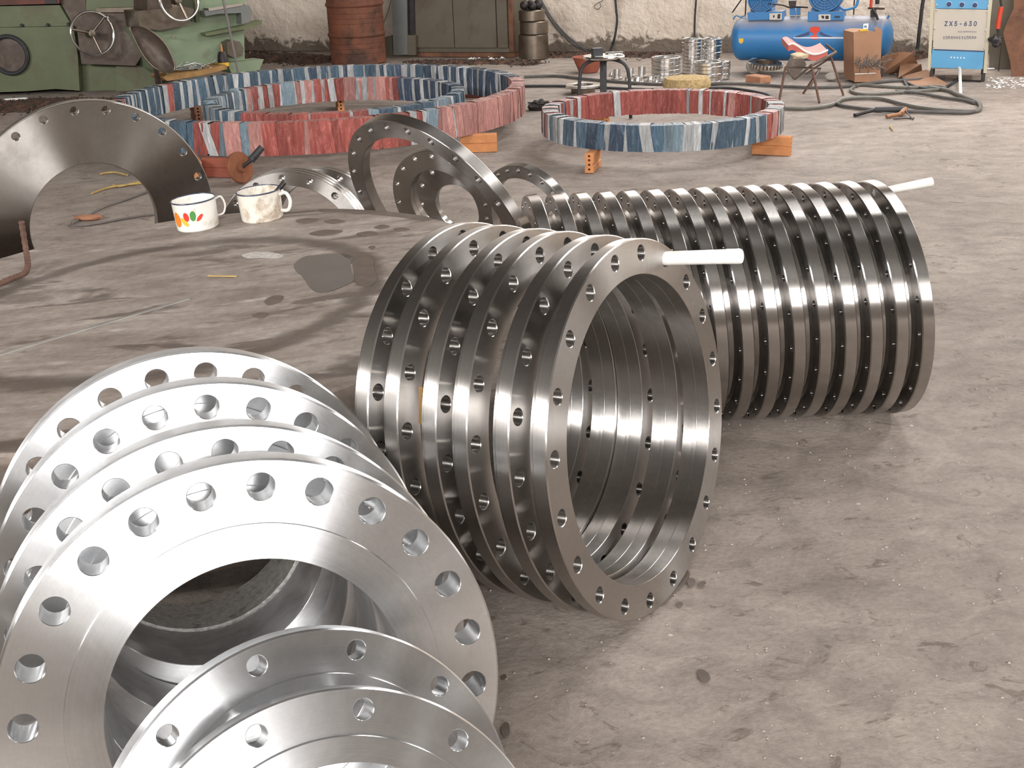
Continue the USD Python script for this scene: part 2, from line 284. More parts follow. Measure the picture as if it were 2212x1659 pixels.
plain('bearing_steel', (0.20, 0.165, 0.13), 0.35, 0.9, 0.3, 8)
def dusty_paint(name, c, dust=(0.30, 0.25, 0.22)):
    material(name, {'tc': ('texture_coordinate', {}), 'g': ('geometry', {}), 's': ('separate_xyz', {}), 'n': ('noise_texture', {'scale': 9, 'detail': 5}), 'ad': ('math', {'math_type': 'multiply_add', 'value2': 0.35}),
        'r': ('rgb_ramp', {'ramp': [(0.55, (0, 0, 0)), (1.0, (0.75, 0.75, 0.75))]}), 'm': ('mix', {'color1': c, 'color2': dust}), 'p': ('principled_bsdf', {'roughness': 0.42})},
        [('g.normal', 's.vector'), ('tc.object', 'n.vector'), ('n.fac', 'ad.value1'), ('s.z', 'ad.value3'), ('ad.value', 'r.fac'), ('r.color', 'm.fac'), ('m.color', 'p.base_color')])
dusty_paint('blue_paint', (0.03, 0.17, 0.40))
plain('light_blue_paint', (0.09, 0.32, 0.55), 0.4, 0, 0.05, 5)
plain('dark_blue_ink', (0.03, 0.05, 0.13), 0.6, 0, 0.05, 5)
plain('grey_ink', (0.22, 0.22, 0.25), 0.6, 0, 0.05, 5)
plain('white_ink', (0.8, 0.8, 0.82), 0.5, 0, 0.05, 5)
plain('red_paint', (0.55, 0.05, 0.02), 0.45, 0, 0.1, 5)
plain('yellow_paint', (0.65, 0.38, 0.03), 0.5, 0, 0.1, 8)
plain('beige_panel', (0.50, 0.45, 0.38), 0.5, 0, 0.04, 4)
plain('beige_post', (0.50, 0.46, 0.33), 0.45, 0, 0.06, 4)
plain('clay', (0.52, 0.22, 0.085), 0.85, 0, 0.15, 14, bump=0.004, bscale=60)
plain('dull_clay', (0.38, 0.18, 0.10), 0.85, 0, 0.15, 10, dirt=(0.2, 0.13, 0.09), dirt_amt=0.25)
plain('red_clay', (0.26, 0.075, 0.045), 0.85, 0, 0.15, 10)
plain('cardboard', (0.33, 0.18, 0.105), 0.85, 0, 0.12, 5, dirt=(0.26, 0.16, 0.10), dirt_amt=0.25)
plain('straw', (0.50, 0.36, 0.17), 0.9, 0, 0.35, 40, bump=0.02, bscale=60)
plain('dry_stalk', (0.42, 0.29, 0.10), 0.8, 0, 0.2, 20)
plain('enamel_white', (0.76, 0.74, 0.68), 0.25, 0, 0.05, 8, dirt=(0.5, 0.43, 0.34), dirt_amt=0.18, dscale=22, coat=0.3)
plain('grimy_enamel', (0.72, 0.68, 0.60), 0.32, 0, 0.1, 9, dirt=(0.38, 0.29, 0.21), dirt_amt=0.42, dscale=14)
plain('blue_rim', (0.05, 0.06, 0.10), 0.3)
plain('orange_print', (0.80, 0.22, 0.02), 0.3); plain('red_print', (0.62, 0.05, 0.03), 0.3); plain('green_print', (0.07, 0.24, 0.06), 0.3); plain('yellow_print', (0.72, 0.45, 0.05), 0.3)
plain('white_rod', (0.82, 0.81, 0.78), 0.4, 0, 0.06, 20, dirt=(0.35, 0.33, 0.3), dirt_amt=0.12, dscale=22)
plain('grey_rod', (0.62, 0.61, 0.57), 0.45, 0, 0.08, 20)
plain('chrome', (0.75, 0.74, 0.72), 0.15, 1.0, 0.05, 10)
plain('strip_steel', (0.62, 0.60, 0.57), 0.42, 0.8, 0.15, 10)
plain('rebar_rust', (0.13, 0.07, 0.05), 0.8, 0.2, 0.3, 30)
plain('wire_grey', (0.17, 0.15, 0.14), 0.6, 0.3, 0.2, 10)
plain('rust_disc', (0.20, 0.07, 0.03), 0.8, 0, 0.25, 20)
plain('oil_wet', (0.075, 0.07, 0.068), 0.16, 0, 0.15, 8, spec=0.6)
plain('oil_damp', (0.115, 0.09, 0.074), 0.55, 0, 0.2, 20)
plain('pale_dust', (0.42, 0.39, 0.36), 0.9, 0, 0.3, 60)
plain('white_paper', (0.72, 0.72, 0.70), 0.7, 0, 0.08, 8)
plain('black_cloth', (0.03, 0.026, 0.022), 0.9, 0, 0.4, 12)
plain('pink_seat', (0.50, 0.10, 0.075), 0.5, 0, 0.1, 8)
plain('pale_foam', (0.62, 0.52, 0.36), 0.9, 0, 0.15, 10)
plain('stone', (0.38, 0.35, 0.31), 0.85, 0, 0.2, 10)
plain('copper_bit', (0.30, 0.15, 0.08), 0.5, 0.5, 0.2, 10)
plain('wood_plank', (0.30, 0.17, 0.06), 0.8, 0, 0.3, 12)
plain('name_plate', (0.62, 0.60, 0.55), 0.3, 0.7, 0.05, 10)
plain('scrap_bright', (0.78, 0.80, 0.80), 0.3, 0.9, 0.1, 10)
def wrap_material(name, c):
    c = np.array(c); lt = tuple(np.minimum(c * 1.3 + 0.06, 1))
    material(name, {'tc': ('texture_coordinate', {}), 'mp': ('mapping', {'scale': (7, 7, 1.7)}), 'n': ('noise_texture', {'scale': 4.2, 'detail': 6, 'roughness': 0.65, 'distortion': 1.5}),
        'oi': ('object_info', {}), 'vr': ('map_range', {'from_min': 0, 'from_max': 1, 'to_min': 0.72, 'to_max': 1.3}), 'hs': ('hsv', {}), 'r': ('rgb_ramp', {'ramp': [(0.35, tuple(c * 0.78)), (0.55, tuple(c)), (0.72, lt)]}), 'b': ('bump', {'strength': 1.0, 'distance': 0.02}), 'p': ('principled_bsdf', {'roughness': 0.3, 'specular_ior_level': 0.5})},
        [('tc.object', 'mp.vector'), ('mp.vector', 'n.vector'), ('n.fac', 'r.fac'), ('r.color', 'hs.color'), ('oi.random', 'vr.value'), ('vr.result', 'hs.value'), ('hs.color', 'p.base_color'), ('n.fac', 'b.height'), ('b.normal', 'p.normal')])
for nm, c in dict(red=(0.31, 0.075, 0.06), pink=(0.44, 0.21, 0.185), blue=(0.065, 0.115, 0.165), pale_blue=(0.19, 0.26, 0.31), white=(0.42, 0.43, 0.435), navy=(0.04, 0.065, 0.105)).items(): wrap_material('wrap_' + nm, c)
plain('wrap_core', (0.62, 0.62, 0.60), 0.5)

# ------------------------------------------------------------------ the setting
def struct(name, mesh, mat, label, smooth=30):
    solo(name, label, None, mesh, mat, kind='structure', smooth=smooth)
def room_box(s0, s1, t0, t1, z0, z1):
    b = trimesh.creation.box((s1 - s0, t1 - t0, z1 - z0)); q = np.eye(4); q[:3, 0], q[:3, 1], q[:3, 2] = U, V, (0, 0, 1)
    q[:3, 3] = room((s0 + s1) / 2, (t0 + t1) / 2, (z0 + z1) / 2); return moved(b, q)
gx, gy = np.arange(-5.2, 6.4, 0.045), np.arange(0.4, 15.2, 0.045); X, Y_ = np.meshgrid(gx, gy, indexing='ij'); P = np.c_[X.ravel(), Y_.ravel(), 0 * X.ravel()]
zz = -0.007 * meshkit.fbm(P * np.array([3.2, 4.0, 1]), 4, 21) - 0.003 * np.clip(meshkit.fbm(P * 7.5, 3, 5) - 0.55, 0, 1) * 4
zz -= zz.max(); P[:, 2] = zz; ii, jj = np.meshgrid(np.arange(len(gx) - 1), np.arange(len(gy) - 1), indexing='ij'); a = (ii * len(gy) + jj).ravel(); n_ = len(gy)
ground = trimesh.Trimesh(P, np.r_[np.c_[a, a + n_, a + n_ + 1], np.c_[a, a + n_ + 1, a + 1]], process=False)
struct('floor', [ground, room_box(-12, 16, -17, WALL_T, -0.2, -0.025)], 'floor_dirt', 'bare grey brown dirt and concrete workshop floor', True)
g = np.mgrid[-12:16:281j, 0:6.6:67j].reshape(2, -1).T
nz = meshkit.fbm(np.c_[g[:, 0] * 1.7, g[:, 1] * 1.7, 0 * g[:, 0]], 4, 3) - 0.5
v = np.array([room(s, WALL_T, z) for s, z in g]) - np.outer(0.05 * nz + 0.02, V)
i, j = np.meshgrid(np.arange(280), np.arange(66), indexing='ij'); a = (i * 67 + j).ravel()
front = trimesh.Trimesh(v, np.r_[np.c_[a, a + 67, a + 68], np.c_[a, a + 68, a + 1]], process=False)
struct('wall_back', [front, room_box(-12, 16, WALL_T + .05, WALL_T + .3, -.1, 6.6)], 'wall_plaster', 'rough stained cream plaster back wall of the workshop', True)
struct('wall_left', room_box(-12.2, -12, -17, WALL_T + .3, 0, 6.6), 'side_plaster', 'plain plaster side wall left of the workshop')
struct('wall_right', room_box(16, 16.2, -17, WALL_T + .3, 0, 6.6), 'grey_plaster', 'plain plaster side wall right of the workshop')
struct('wall_front', room_box(-12.2, 16.2, -17.2, -17, 0, 6.6), 'side_plaster', 'plain plaster wall with the door, behind the viewer')
struct('ceiling', room_box(-12.2, 16.2, -17.2, WALL_T + .3, 6.6, 6.75), 'ceiling_sheet', 'dark sheet ceiling of the workshop')

# ------------------------------------------------------------------ the big round plate the mugs stand on
DP, DN, DR = np.array([-0.955, 3.201, 0.476]), np.array([-0.059, -0.023, 1.0]), 0.95
DN = DN / np.linalg.norm(DN)
dm = frame(DN, DP, (0, 1, 0)); base = np.eye(4); base[:3, :3] = dm[:3, :3]; base[:3, 3] = DP - DN * 0.40
plate = Thing('round_plate', 'large round oil stained steel work plate lying tilted, two enamel mugs on its top', 'plate', base)
plate.part('top_plate', lathe([(0, -0.09), (DR - 0.006, -0.09), (DR, -0.084), (DR, -0.006), (DR - 0.006, 0), (0, 0)], 160), 'oily_plate', at=(0, 0, 0.40))
plate.part('pedestal', lathe([(0, 0.0), (0.84, 0.0), (0.84, 0.31), (0, 0.31)], 96), 'grimy_iron')
def on_disc(px, py, off=0.0): return hit(px, py, DP + off * DN, DN)

# ------------------------------------------------------------------ flanges
def nrm(yaw, tilt): return np.array([math.sin(yaw) * math.cos(tilt), -math.cos(yaw) * math.cos(tilt), math.sin(tilt)])
def drilled(prof, seg, nh, rb, rh, phase, z0, z1, hseg=24, sink=0.0):
    s = lathe(prof, seg); c = []
    for k in range(nh):
        a = phase + 2 * PI * k / nh
        c.append(m3.Manifold.cylinder(z1 - z0 + 0.02, rh, rh, hseg).translate([rb * math.cos(a), rb * math.sin(a), z0 - 0.01]))
        if sink: c.append(m3.Manifold.cylinder(sink + 0.001, rh, rh + sink + 0.001, hseg).translate([rb * math.cos(a), rb * math.sin(a), z1 - sink]))
    return s - m3.Manifold.compose(c)
def annulus(r0, r1, z0, z1, c=0.002, ci=None):
    if ci == 0: return [(r0, z0), (r1 - c, z0), (r1, z0 + c), (r1, z1 - c), (r1 - c, z1), (r0 + 0.001, z1), (r0, z1 - 0.001)]
    return [(r0 + c, z0), (r1 - c, z0), (r1, z0 + c), (r1, z1 - c), (r1 - c, z1), (r0 + c, z1), (r0, z1 - c), (r0, z0 + c)]
def fmat(yaw, tilt, R, x, y, z=0.0):
    """frame at the flange's lowest rim point, local z = face normal, local y up the face; the disc centre is at local (0, R, 0)"""
    n = nrm(yaw, tilt); m = frame(n, (0, 0, 0)); c = np.array([x, y, R * math.cos(tilt) + z]); m[:3, 3] = c - m[:3, 1] * R
    return m
def middle_flange(label, m, phase, group):
    t = Thing('dark_flange', label, 'flange', m, group); R = 0.408
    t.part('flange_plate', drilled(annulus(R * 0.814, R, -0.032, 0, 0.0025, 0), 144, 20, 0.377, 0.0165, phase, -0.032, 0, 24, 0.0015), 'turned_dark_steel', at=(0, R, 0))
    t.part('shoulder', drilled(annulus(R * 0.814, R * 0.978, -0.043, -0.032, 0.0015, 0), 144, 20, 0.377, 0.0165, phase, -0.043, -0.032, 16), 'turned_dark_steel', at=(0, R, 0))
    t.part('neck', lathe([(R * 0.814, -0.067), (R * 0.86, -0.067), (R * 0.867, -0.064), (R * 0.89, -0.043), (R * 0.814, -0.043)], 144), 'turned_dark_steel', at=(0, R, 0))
    return t
G1 = 'six dark steel flanges standing in the middle row'
MID = [0, 0.089, 0.191, 0.269, 0.369, 0.448]
where = ['frontmost of six dark flanges in the middle row, white rod through its bolt hole', 'second dark flange from the front in the middle row of six',
         'third dark flange from the front in the middle row of six', 'fourth dark flange from the front in the middle row of six', 'fifth dark flange from the front, last but one in the middle row of six',
         'rearmost dark flange of the middle row of six, nearest the silver flanges']
protos = {}
for k, s in enumerate(MID):
    m = fmat(1.004, 0.142, 0.408, 0.283 - 0.784 * s, 2.362 + 0.433 * s)
    ph = math.radians(77.6 if k % 2 == 0 else 85.3)
    if k < 2: protos[k] = middle_flange(where[k], m, ph, G1)
    else: copy_of(protos[k % 2], 'dark_flange', where[k], m, G1)
# right row of fifteen
def row_flange(label, m, phase, group):
    t = Thing('neck_flange', label, 'flange', m, group); R = 0.346
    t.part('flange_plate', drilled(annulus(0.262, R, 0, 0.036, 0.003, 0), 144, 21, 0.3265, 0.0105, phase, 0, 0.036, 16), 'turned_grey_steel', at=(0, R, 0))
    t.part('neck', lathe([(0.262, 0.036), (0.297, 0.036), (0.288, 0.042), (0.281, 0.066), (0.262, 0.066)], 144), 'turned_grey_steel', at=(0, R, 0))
    return t
G2 = 'fifteen neck flanges standing in the long right hand row'
ordn = ['rightmost', 'second from the right', 'third from the right', 'fourth from the right', 'fifth from the right', 'sixth from the right', 'seventh from the right', 'middle one, eighth from either end',
        'seventh from the left', 'sixth from the left', 'fifth from the left', 'fourth from the left', 'third from the left', 'second from the left', 'leftmost']
for k in range(15):
    m = fmat(-1.463, -0.092, 0.346, 1.111 - 0.07 * k, 3.402 - 0.0012 * k)
    lab = f'{ordn[k]} of the fifteen neck flanges in the long right row' + (', grey rod beyond' if k == 0 else '')
    ph = math.radians(85.3 if k % 2 == 0 else 81.0)
    if k < 2: protos['r', k] = row_flange(lab, m, ph, G2)
    else: copy_of(protos['r', k % 2], 'neck_flange', lab, m, G2)
# silver flanges, lower left
S = [(-0.391, 1.499, 0.334, 0.242, 171.8), (-0.448, 1.627, 0.340, 0.236, 175.5), (-0.520, 1.815, 0.323, 0.20, 175.5), (-0.580, 1.974, 0.347, 0.183, 171.5)]
labs = ['big silver flange at the front of the leaning stack, its whole wide face showing', 'second big silver flange from the front of the leaning stack at lower left',
        'third big silver flange from the front of the leaning stack at lower left', 'rearmost big silver flange of the leaning stack, beside the round plate']
for k, (x, y, yaw, tilt, ph) in enumerate(S):
    m = fmat(yaw, tilt, 0.372, x, y); R = 0.372
    t = Thing('silver_flange', labs[k], 'flange', m, 'four big silver flanges leaning in a stack')
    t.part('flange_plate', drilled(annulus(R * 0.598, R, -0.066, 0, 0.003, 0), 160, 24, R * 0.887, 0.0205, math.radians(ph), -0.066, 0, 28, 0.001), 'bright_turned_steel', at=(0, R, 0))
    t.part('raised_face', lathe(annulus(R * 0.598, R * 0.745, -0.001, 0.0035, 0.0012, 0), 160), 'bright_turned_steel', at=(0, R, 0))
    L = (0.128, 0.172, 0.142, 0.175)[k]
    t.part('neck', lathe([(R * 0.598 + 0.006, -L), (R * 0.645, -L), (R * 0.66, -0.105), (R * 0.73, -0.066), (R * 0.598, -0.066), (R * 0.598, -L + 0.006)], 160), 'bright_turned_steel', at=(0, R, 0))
m = fmat(0.347, 0.183, 0.372, -0.580, 1.974); c_ = m @ np.array([0, 0.372, -0.182, 1]); m5 = m.copy(); m5[:3, 3] = c_[:3]
t = Thing('pipe_ring', 'short rough grey pipe ring behind the rearmost big silver flange, seen through the bores', 'ring', m5)
t.part('ring_body', lathe([(0.216, -0.15), (0.24, -0.15), (0.245, 0), (0.2185, 0), (0.218, -0.004)], 96), 'rough_pipe')
for k, (x, y, yaw, tilt, ph, lab) in enumerate([(-0.236, 1.157, 0.475, 0.471, 100.5, 'small silver flange nearest the viewer, cut by the bottom edge of the picture'), (-0.282, 1.283, 0.524, 0.371, 95.3, 'small silver flange sandwiched between the nearest one and the big silver stack')]):
    R = 0.298; m = fmat(yaw, tilt, R, x, y)
    t = Thing('small_silver_flange', lab, 'flange', m, 'two small silver flanges at the front')
    t.part('flange_plate', drilled(annulus(R * 0.686, R, -0.038, 0, 0.0025), 144, 12, R * 0.907, 0.0138, math.radians(ph), -0.038, 0, 28, 0.001), 'bright_turned_steel', at=(0, R, 0))
    t.part('raised_face', lathe(annulus(R * 0.686, R * 0.80, -0.001, 0.004, 0.0012), 144), 'bright_turned_steel', at=(0, R, 0))
    t.part('neck', lathe([(R * 0.686, -0.060), (R * 0.75, -0.060), (R * 0.78, -0.038), (R * 0.686, -0.038)], 144), 'bright_turned_steel', at=(0, R, 0))
# wide plate flange standing behind the round plate
R = 0.446; m = fmat(0.576, -0.083, R, -1.481, 4.274)
t = Thing('wide_flange', 'wide grey plate flange with a shining streak, standing at the left behind the round plate', 'flange', m)
t.part('flange_plate', drilled(annulus(R * 0.506, R, -0.03, 0, 0.0025), 160, 24, R * 0.93, 0.0145, math.radians(122.2), -0.03, 0, 24, 0.001), 'plate_steel', at=(0, R, 0))
t.part('rim_band', lathe([(R - 0.004, -0.028), (R + 0.0012, -0.028), (R + 0.0012, -0.002), (R - 0.004, -0.002)], 160), 'rim_steel', at=(0, R, 0))
# loose flanges behind the round plate
def loose(name, lab, x, y, R, yaw, tilt, br, hr, nh, rh, T, mat, group, z=0.0, ph=0.0, neck=None):
    t = Thing(name, lab, 'flange', fmat(yaw, tilt, R, x, y, z), group)
    t.part('flange_plate', drilled(annulus(R * br, R, -T, 0, 0.002), 128, nh, R * hr, rh, math.radians(ph), -T, 0, 16), mat, at=(0, R, 0))
    if neck: t.part('neck', lathe([(R * br, -T - neck), (R * (br + 0.06), -T - neck), (R * (br + 0.1), -T), (R * br, -T)], 128), mat, at=(0, R, 0))
    return t
G3 = 'loose flanges behind the round plate'
n1 = nrm(-0.15, 0.048)
for k in range(3):
    p = np.array([-0.80, 4.39, 0]) - n1 * 0.030 * k; loose('bright_flange', ['bright flange in front of its upright stack, behind the white mug with the chisel', 'bright flange in the middle of the upright stack behind the mugs', 'bright flange at the back of the upright stack behind the mugs'][k], p[0], p[1], 0.294, -0.15, 0.048, 0.82, 0.915, 16, 0.0135, 0.025, 'plate_steel', G3, ph=4)
for k in range(2):
    p = np.array([-0.745, 4.80, 0]) - n1 * 0.032 * k; loose('bright_flange', ['front one of two bright flanges just behind the upright stack, mostly hidden', 'rear one of two bright flanges just behind the upright stack, mostly hidden'][k], p[0], p[1], 0.258, -0.2, 0.03, 0.8, 0.91, 16, 0.0135, 0.026, 'plate_steel', G3)
loose('ring_flange', 'large thin dark ring flange leaning on the plate edge, its hoop standing highest', -0.255, 4.375, 0.435, -0.776, -0.457, 0.834, 0.937, 24, 0.0145, 0.045, 'turned_dark_steel', G3, ph=5)
loose('ring_flange', 'dark ring flange half hidden at the right behind the leaning hoop', 0.09, 4.76, 0.26, -0.80, -0.2, 0.80, 0.935, 24, 0.011, 0.04, 'turned_dark_steel', G3)
loose('small_dark_flange', 'small dark flange standing behind the leaning hoop, front one of two', -0.268, 5.18, 0.266, -0.558, -0.292, 0.66, 0.91, 16, 0.012, 0.03, 'turned_dark_steel', G3, neck=0.03)
loose('small_dark_flange', 'small dark flange right behind the other one, seen through its bore', -0.215, 5.31, 0.225, -0.54, -0.26, 0.5, 0.85, 12, 0.012, 0.03, 'turned_dark_steel', G3)

# white rods through the bolt holes
n = nrm(1.004, 0.142); c6 = np.array([0.283, 2.362, 0.408 * math.cos(0.142)])
a0 = hit(1440, 558, c6, n)
m = frame(n, a0 - n * 0.055)
t = Thing('marker_rod', 'thick white rod stuck through a bolt hole of the frontmost dark flange', 'rod', m)
t.part('rod_body', lathe([(0, 0), (0.0148, 0), (0.0152, 0.02), (0.0158, 0.195), (0, 0.195)], 28), 'white_rod')
t.part('end_cap', lathe([(0, 0.195), (0.0163, 0.195), (0.0165, 0.225), (0.015, 0.229), (0.011, 0.229), (0.0105, 0.222), (0, 0.222)], 28), 'white_rod')
n = -nrm(-1.463, -0.092); c15 = np.array([1.111, 3.402, 0.346 * math.cos(0.092)])
fm_ = fmat(-1.463, -0.092, 0.346, 1.111, 3.402); hs_ = []
for k in range(21):
    q_ = math.radians(85.3) + 2 * PI * k / 21; w_ = (fm_ @ np.array([0.3265 * math.cos(q_), 0.346 + 0.3265 * math.sin(q_), 0.0, 1]))[:3]
    d_ = w_ - CAM_POS; hs_.append((abs(W / 2 + F * (d_ @ rt) / (d_ @ fw) - 1916) + abs(H / 2 - F * (d_ @ up) / (d_ @ fw) - 412), w_))
a1 = min(hs_, key=lambda q: q[0])[1]
solo('marker_rod', 'thin grey white rod sticking out beyond the rightmost neck flange', 'rod', rod(a1 - n * 0.035, a1 + n * 0.135 + np.array([0, 0, 0.006]), 0.0102, 20, 0.0135), 'grey_rod', base=a1)

# ------------------------------------------------------------------ on the round plate: mugs, chisel, strip, puddle, debris
def cup_profile(r, h, t=0.0025):
    return [(0, 0), (r * 0.90, 0), (r * 0.955, 0.004), (r * 0.965, 0.012), (r * 0.985, h * 0.55), (r, h - 0.002), (r, h), (r - t, h), (r - t - r * 0.015, h * 0.55), (r * 0.93, 0.012), (0, 0.006)]
def patch(r, a, z, pts, out=0.0012):
    """a flat print wrapped onto the cup wall"""
    p = np.asarray(pts, float); c = p.mean(0); q = np.r_[[c], p]
    v = []
    for o in (0.0003, out):
        v += [((r + o) * math.cos(a + x / r), (r + o) * math.sin(a + x / r), z + y) for x, y in q]
    N = len(p); f = []
    for k in range(N):
        l = (k + 1) % N
        f += [[0, 1 + l, 1 + k], [N + 1, N + 2 + k, N + 2 + l], [1 + k, 1 + l, N + 2 + l], [1 + k, N + 2 + l, N + 2 + k]]
    return trimesh.Trimesh(np.array(v), f, process=False)
def ell(cx, cy, a, b, ang=0, n=16):
    t = np.arange(n) * 2 * PI / n; x, y = a * np.cos(t), b * np.sin(t); c, s = math.cos(ang), math.sin(ang)
    return np.c_[cx + x * c - y * s, cy + x * s + y * c]
mm = lambda p: (lambda q: (q.__setitem__((slice(0, 3), 3), p), q)[1])(np.array(dm))
ra, ha = 0.073, 0.098
mug = Thing('enamel_mug', 'white enamel mug printed with orange, red and green vegetables', 'mug', mm(on_disc(429, 491)))
mug.part('cup', lathe(cup_profile(ra, ha), 56), 'enamel_white')
mug.part('rolled_rim', tube([(ra * math.cos(a), ra * math.sin(a), ha) for a in np.arange(56) * 2 * PI / 56], 0.0026, 8, True), 'blue_rim', 'dark blue rolled rim')
ang = math.radians(18)
hp = spline([(ra * 0.99, 0, 0.082), (ra + 0.022, 0, 0.086), (ra + 0.032, 0, 0.058), (ra + 0.022, 0, 0.03), (ra * 0.97, 0, 0.026)], 6)
mug.part('handle', moved(tube(hp, 0.0035, 8), rotz(math.radians(32))), 'enamel_white')
fa = math.atan2(-429 + 0, 0) * 0
f0 = math.radians(-90 - 12)
rp = ra * 0.985
mug.part('carrot_print', patch(rp, f0 - 0.55, 0.045, ell(0, 0, 0.016, 0.025, 0.15)), 'orange_print', 'orange vegetable print')
mug.part('pepper_print', patch(rp, f0 + 0.0, 0.055, ell(0, 0, 0.0095, 0.015, 0.2)), 'red_print', 'red vegetable print')
mug.part('leaf_print', patch(rp, f0 + 0.32, 0.057, ell(0, 0, 0.010, 0.017, -0.1)), 'green_print', 'green vegetable print')
mug.part('chilli_print', patch(rp, f0 + 0.62, 0.049, ell(0, 0, 0.006, 0.015, -0.8)), 'red_print', 'red chilli print')
mug.part('stem_print', patch(rp, f0 - 0.12, 0.038, ell(0, 0, 0.018, 0.008, -0.9)), 'yellow_print', 'yellow vegetable print')
mug2 = Thing('enamel_mug', 'grimy white enamel mug with a side handle, a dark chisel standing in it', 'mug', mm(on_disc(568, 472)))
mug2.part('cup', lathe(cup_profile(ra, ha), 56), 'grimy_enamel')
mug2.part('rolled_rim', tube([(ra * math.cos(a), ra * math.sin(a), ha) for a in np.arange(56) * 2 * PI / 56], 0.0026, 8, True), 'blue_rim', 'dark blue rolled rim')
mug2.part('handle', moved(tube(spline([(ra * 0.99, 0, 0.080), (ra + 0.022, 0, 0.083), (ra + 0.033, 0, 0.056), (ra + 0.022, 0, 0.026), (ra * 0.97, 0, 0.024)], 6), 0.0062, 8), rotz(math.radians(-8))), 'enamel_white')
P0 = mug2.m[:3, 3]; d0 = np.array([-0.022, -0.035, 0.012]); d1 = hit(614, 394, P0 + np.array([0, 0.03, 0]), np.array([0, 1., 0]))
solo('chisel', 'flat dark steel chisel leaning in the grimy white mug', 'chisel', rod(P0 + d0 + DN * 0.0, d1, 0.0065, 10, 0.0085), 'dark_iron', base=P0 + d0)
def path_disc(P, off): return np.array([on_disc(a, b, off) for a, b in P])
e0, e1 = on_disc(-60, 783, 0.002), on_disc(408, 645, 0.002)
d = (e1 - e0) / np.linalg.norm(e1 - e0); sd = np.cross(DN, d)
v = np.array([e0 + sd * 0.008, e0 - sd * 0.008, e1 - sd * 0.006, e1 + sd * 0.006]); v = np.r_[v - DN * 0.0015, v + DN * 0.0015]
solo('steel_strip', 'long thin shiny steel strip lying across the round plate', 'strip', trimesh.convex.convex_hull(v), 'strip_steel', base=e0)
def stain(name, lab, pts, mat, surf, n, th=0.0012, seed=0, sub=6, group=None, cat='stain'):
    P = spline(np.asarray(pts, float), sub, True)
    q = np.array([surf(a, b) for a, b in P]); c = q.mean(0); m = frame(n, c, (0, 1, 0)); inv = np.linalg.inv(m)
    l = np.c_[q, np.ones(len(q))] @ inv.T
    poly = Polygon(l[:, :2]).buffer(0)
    ex = tr(extrude(poly, th), z=0.0002)
    solo(name, lab, cat, moved(ex, m), mat, base=c, group=group)
stain('oil_puddle', 'dark glossy oil puddle on the round plate beside the middle row', [(636, 572), (655, 556), (690, 551), (730, 548), (765, 556), (757, 572), (760, 588), (765, 606), (742, 619), (712, 630), (686, 631), (668, 618), (655, 598), (640, 585)], 'oil_wet', on_disc, DN)
for k, pts in enumerate([[(735, 548), (775, 545), (806, 558), (808, 580), (815, 602), (798, 618), (770, 612), (764, 585), (758, 565)], [(572, 650), (590, 640), (612, 640), (606, 652), (582, 660)], [(545, 682), (560, 676), (580, 678), (566, 688)], [(640, 476), (662, 472), (690, 474), (672, 482), (648, 482)], [(700, 478), (722, 474), (745, 478), (722, 484)], [(808, 492), (825, 486), (842, 490), (824, 495)], [(850, 495), (868, 492), (885, 496), (864, 500)], [(796, 534), (810, 532), (806, 540)], [(668, 505), (700, 497), (740, 499), (720, 507), (690, 510)], [(770, 505), (800, 500), (815, 506), (790, 511)]]):
    stain('oil_stain', ['damp oil patch touching the right side of the glossy puddle', 'damp oil spot left of the puddle, the larger one', 'small damp oil spot below and left of the puddle', 'damp oil spot just right of the grimy mug', 'damp oil spot right of the mug, second along', 'damp oil spot near the back rim, above the puddle', 'damp oil spot at the far right of the back rim', 'tiny damp oil spot right above the puddle', 'long damp oil smear halfway between mug and puddle', 'damp oil smear behind the puddle towards the rim'][k], pts, 'oil_damp', on_disc, DN, group='oil spots on the round plate')
stain('oil_stain', 'long dark wet band along the back right rim of the round plate', [(690, 453), (740, 452), (800, 455), (860, 460), (925, 469), (920, 476), (850, 468), (790, 462), (740, 459), (700, 459)], 'oil_damp', on_disc, DN, group='oil spots on the round plate')
stain('chalk_smear', 'pale powdery smear on the round plate left of the glossy puddle', [(522, 552), (545, 546), (580, 545), (612, 552), (600, 558), (560, 557), (535, 558)], 'pale_dust', on_disc, DN)
GZ = np.array([0, 0, 1.])
gsp = [([(1462, 1245), (1478, 1230), (1490, 1240), (1482, 1258), (1468, 1272), (1450, 1290), (1440, 1302), (1432, 1300)], 'dark oil smear on the floor at the foot of the frontmost dark flange'), ([(1484, 1254), (1497, 1250), (1502, 1260), (1490, 1268)], 'oil drip on the floor just right of the smear'), ([(1508, 1262), (1522, 1256), (1524, 1266), (1512, 1268)], 'oil drip on the floor, second right of the smear'), ([(1462, 1304), (1474, 1302), (1472, 1311), (1462, 1310)], 'oil drip on the floor below the smear'),
       ([(1506, 1452), (1518, 1448), (1530, 1456), (1534, 1468), (1524, 1476), (1512, 1470)], 'round dark oil drip alone in the open floor'), ([(1083, 1572), (1092, 1562), (1100, 1566), (1100, 1588), (1086, 1590)], 'squarish dark oil drip beside the small silver flanges'), ([(1082, 1464), (1092, 1458), (1094, 1466), (1086, 1470)], 'tiny dark drip right of the big silver flange')]
for pts, lab in gsp: stain('floor_stain', lab, pts, 'oil_damp', lambda a, b: un(a, b), GZ, group='oil drips on the floor')
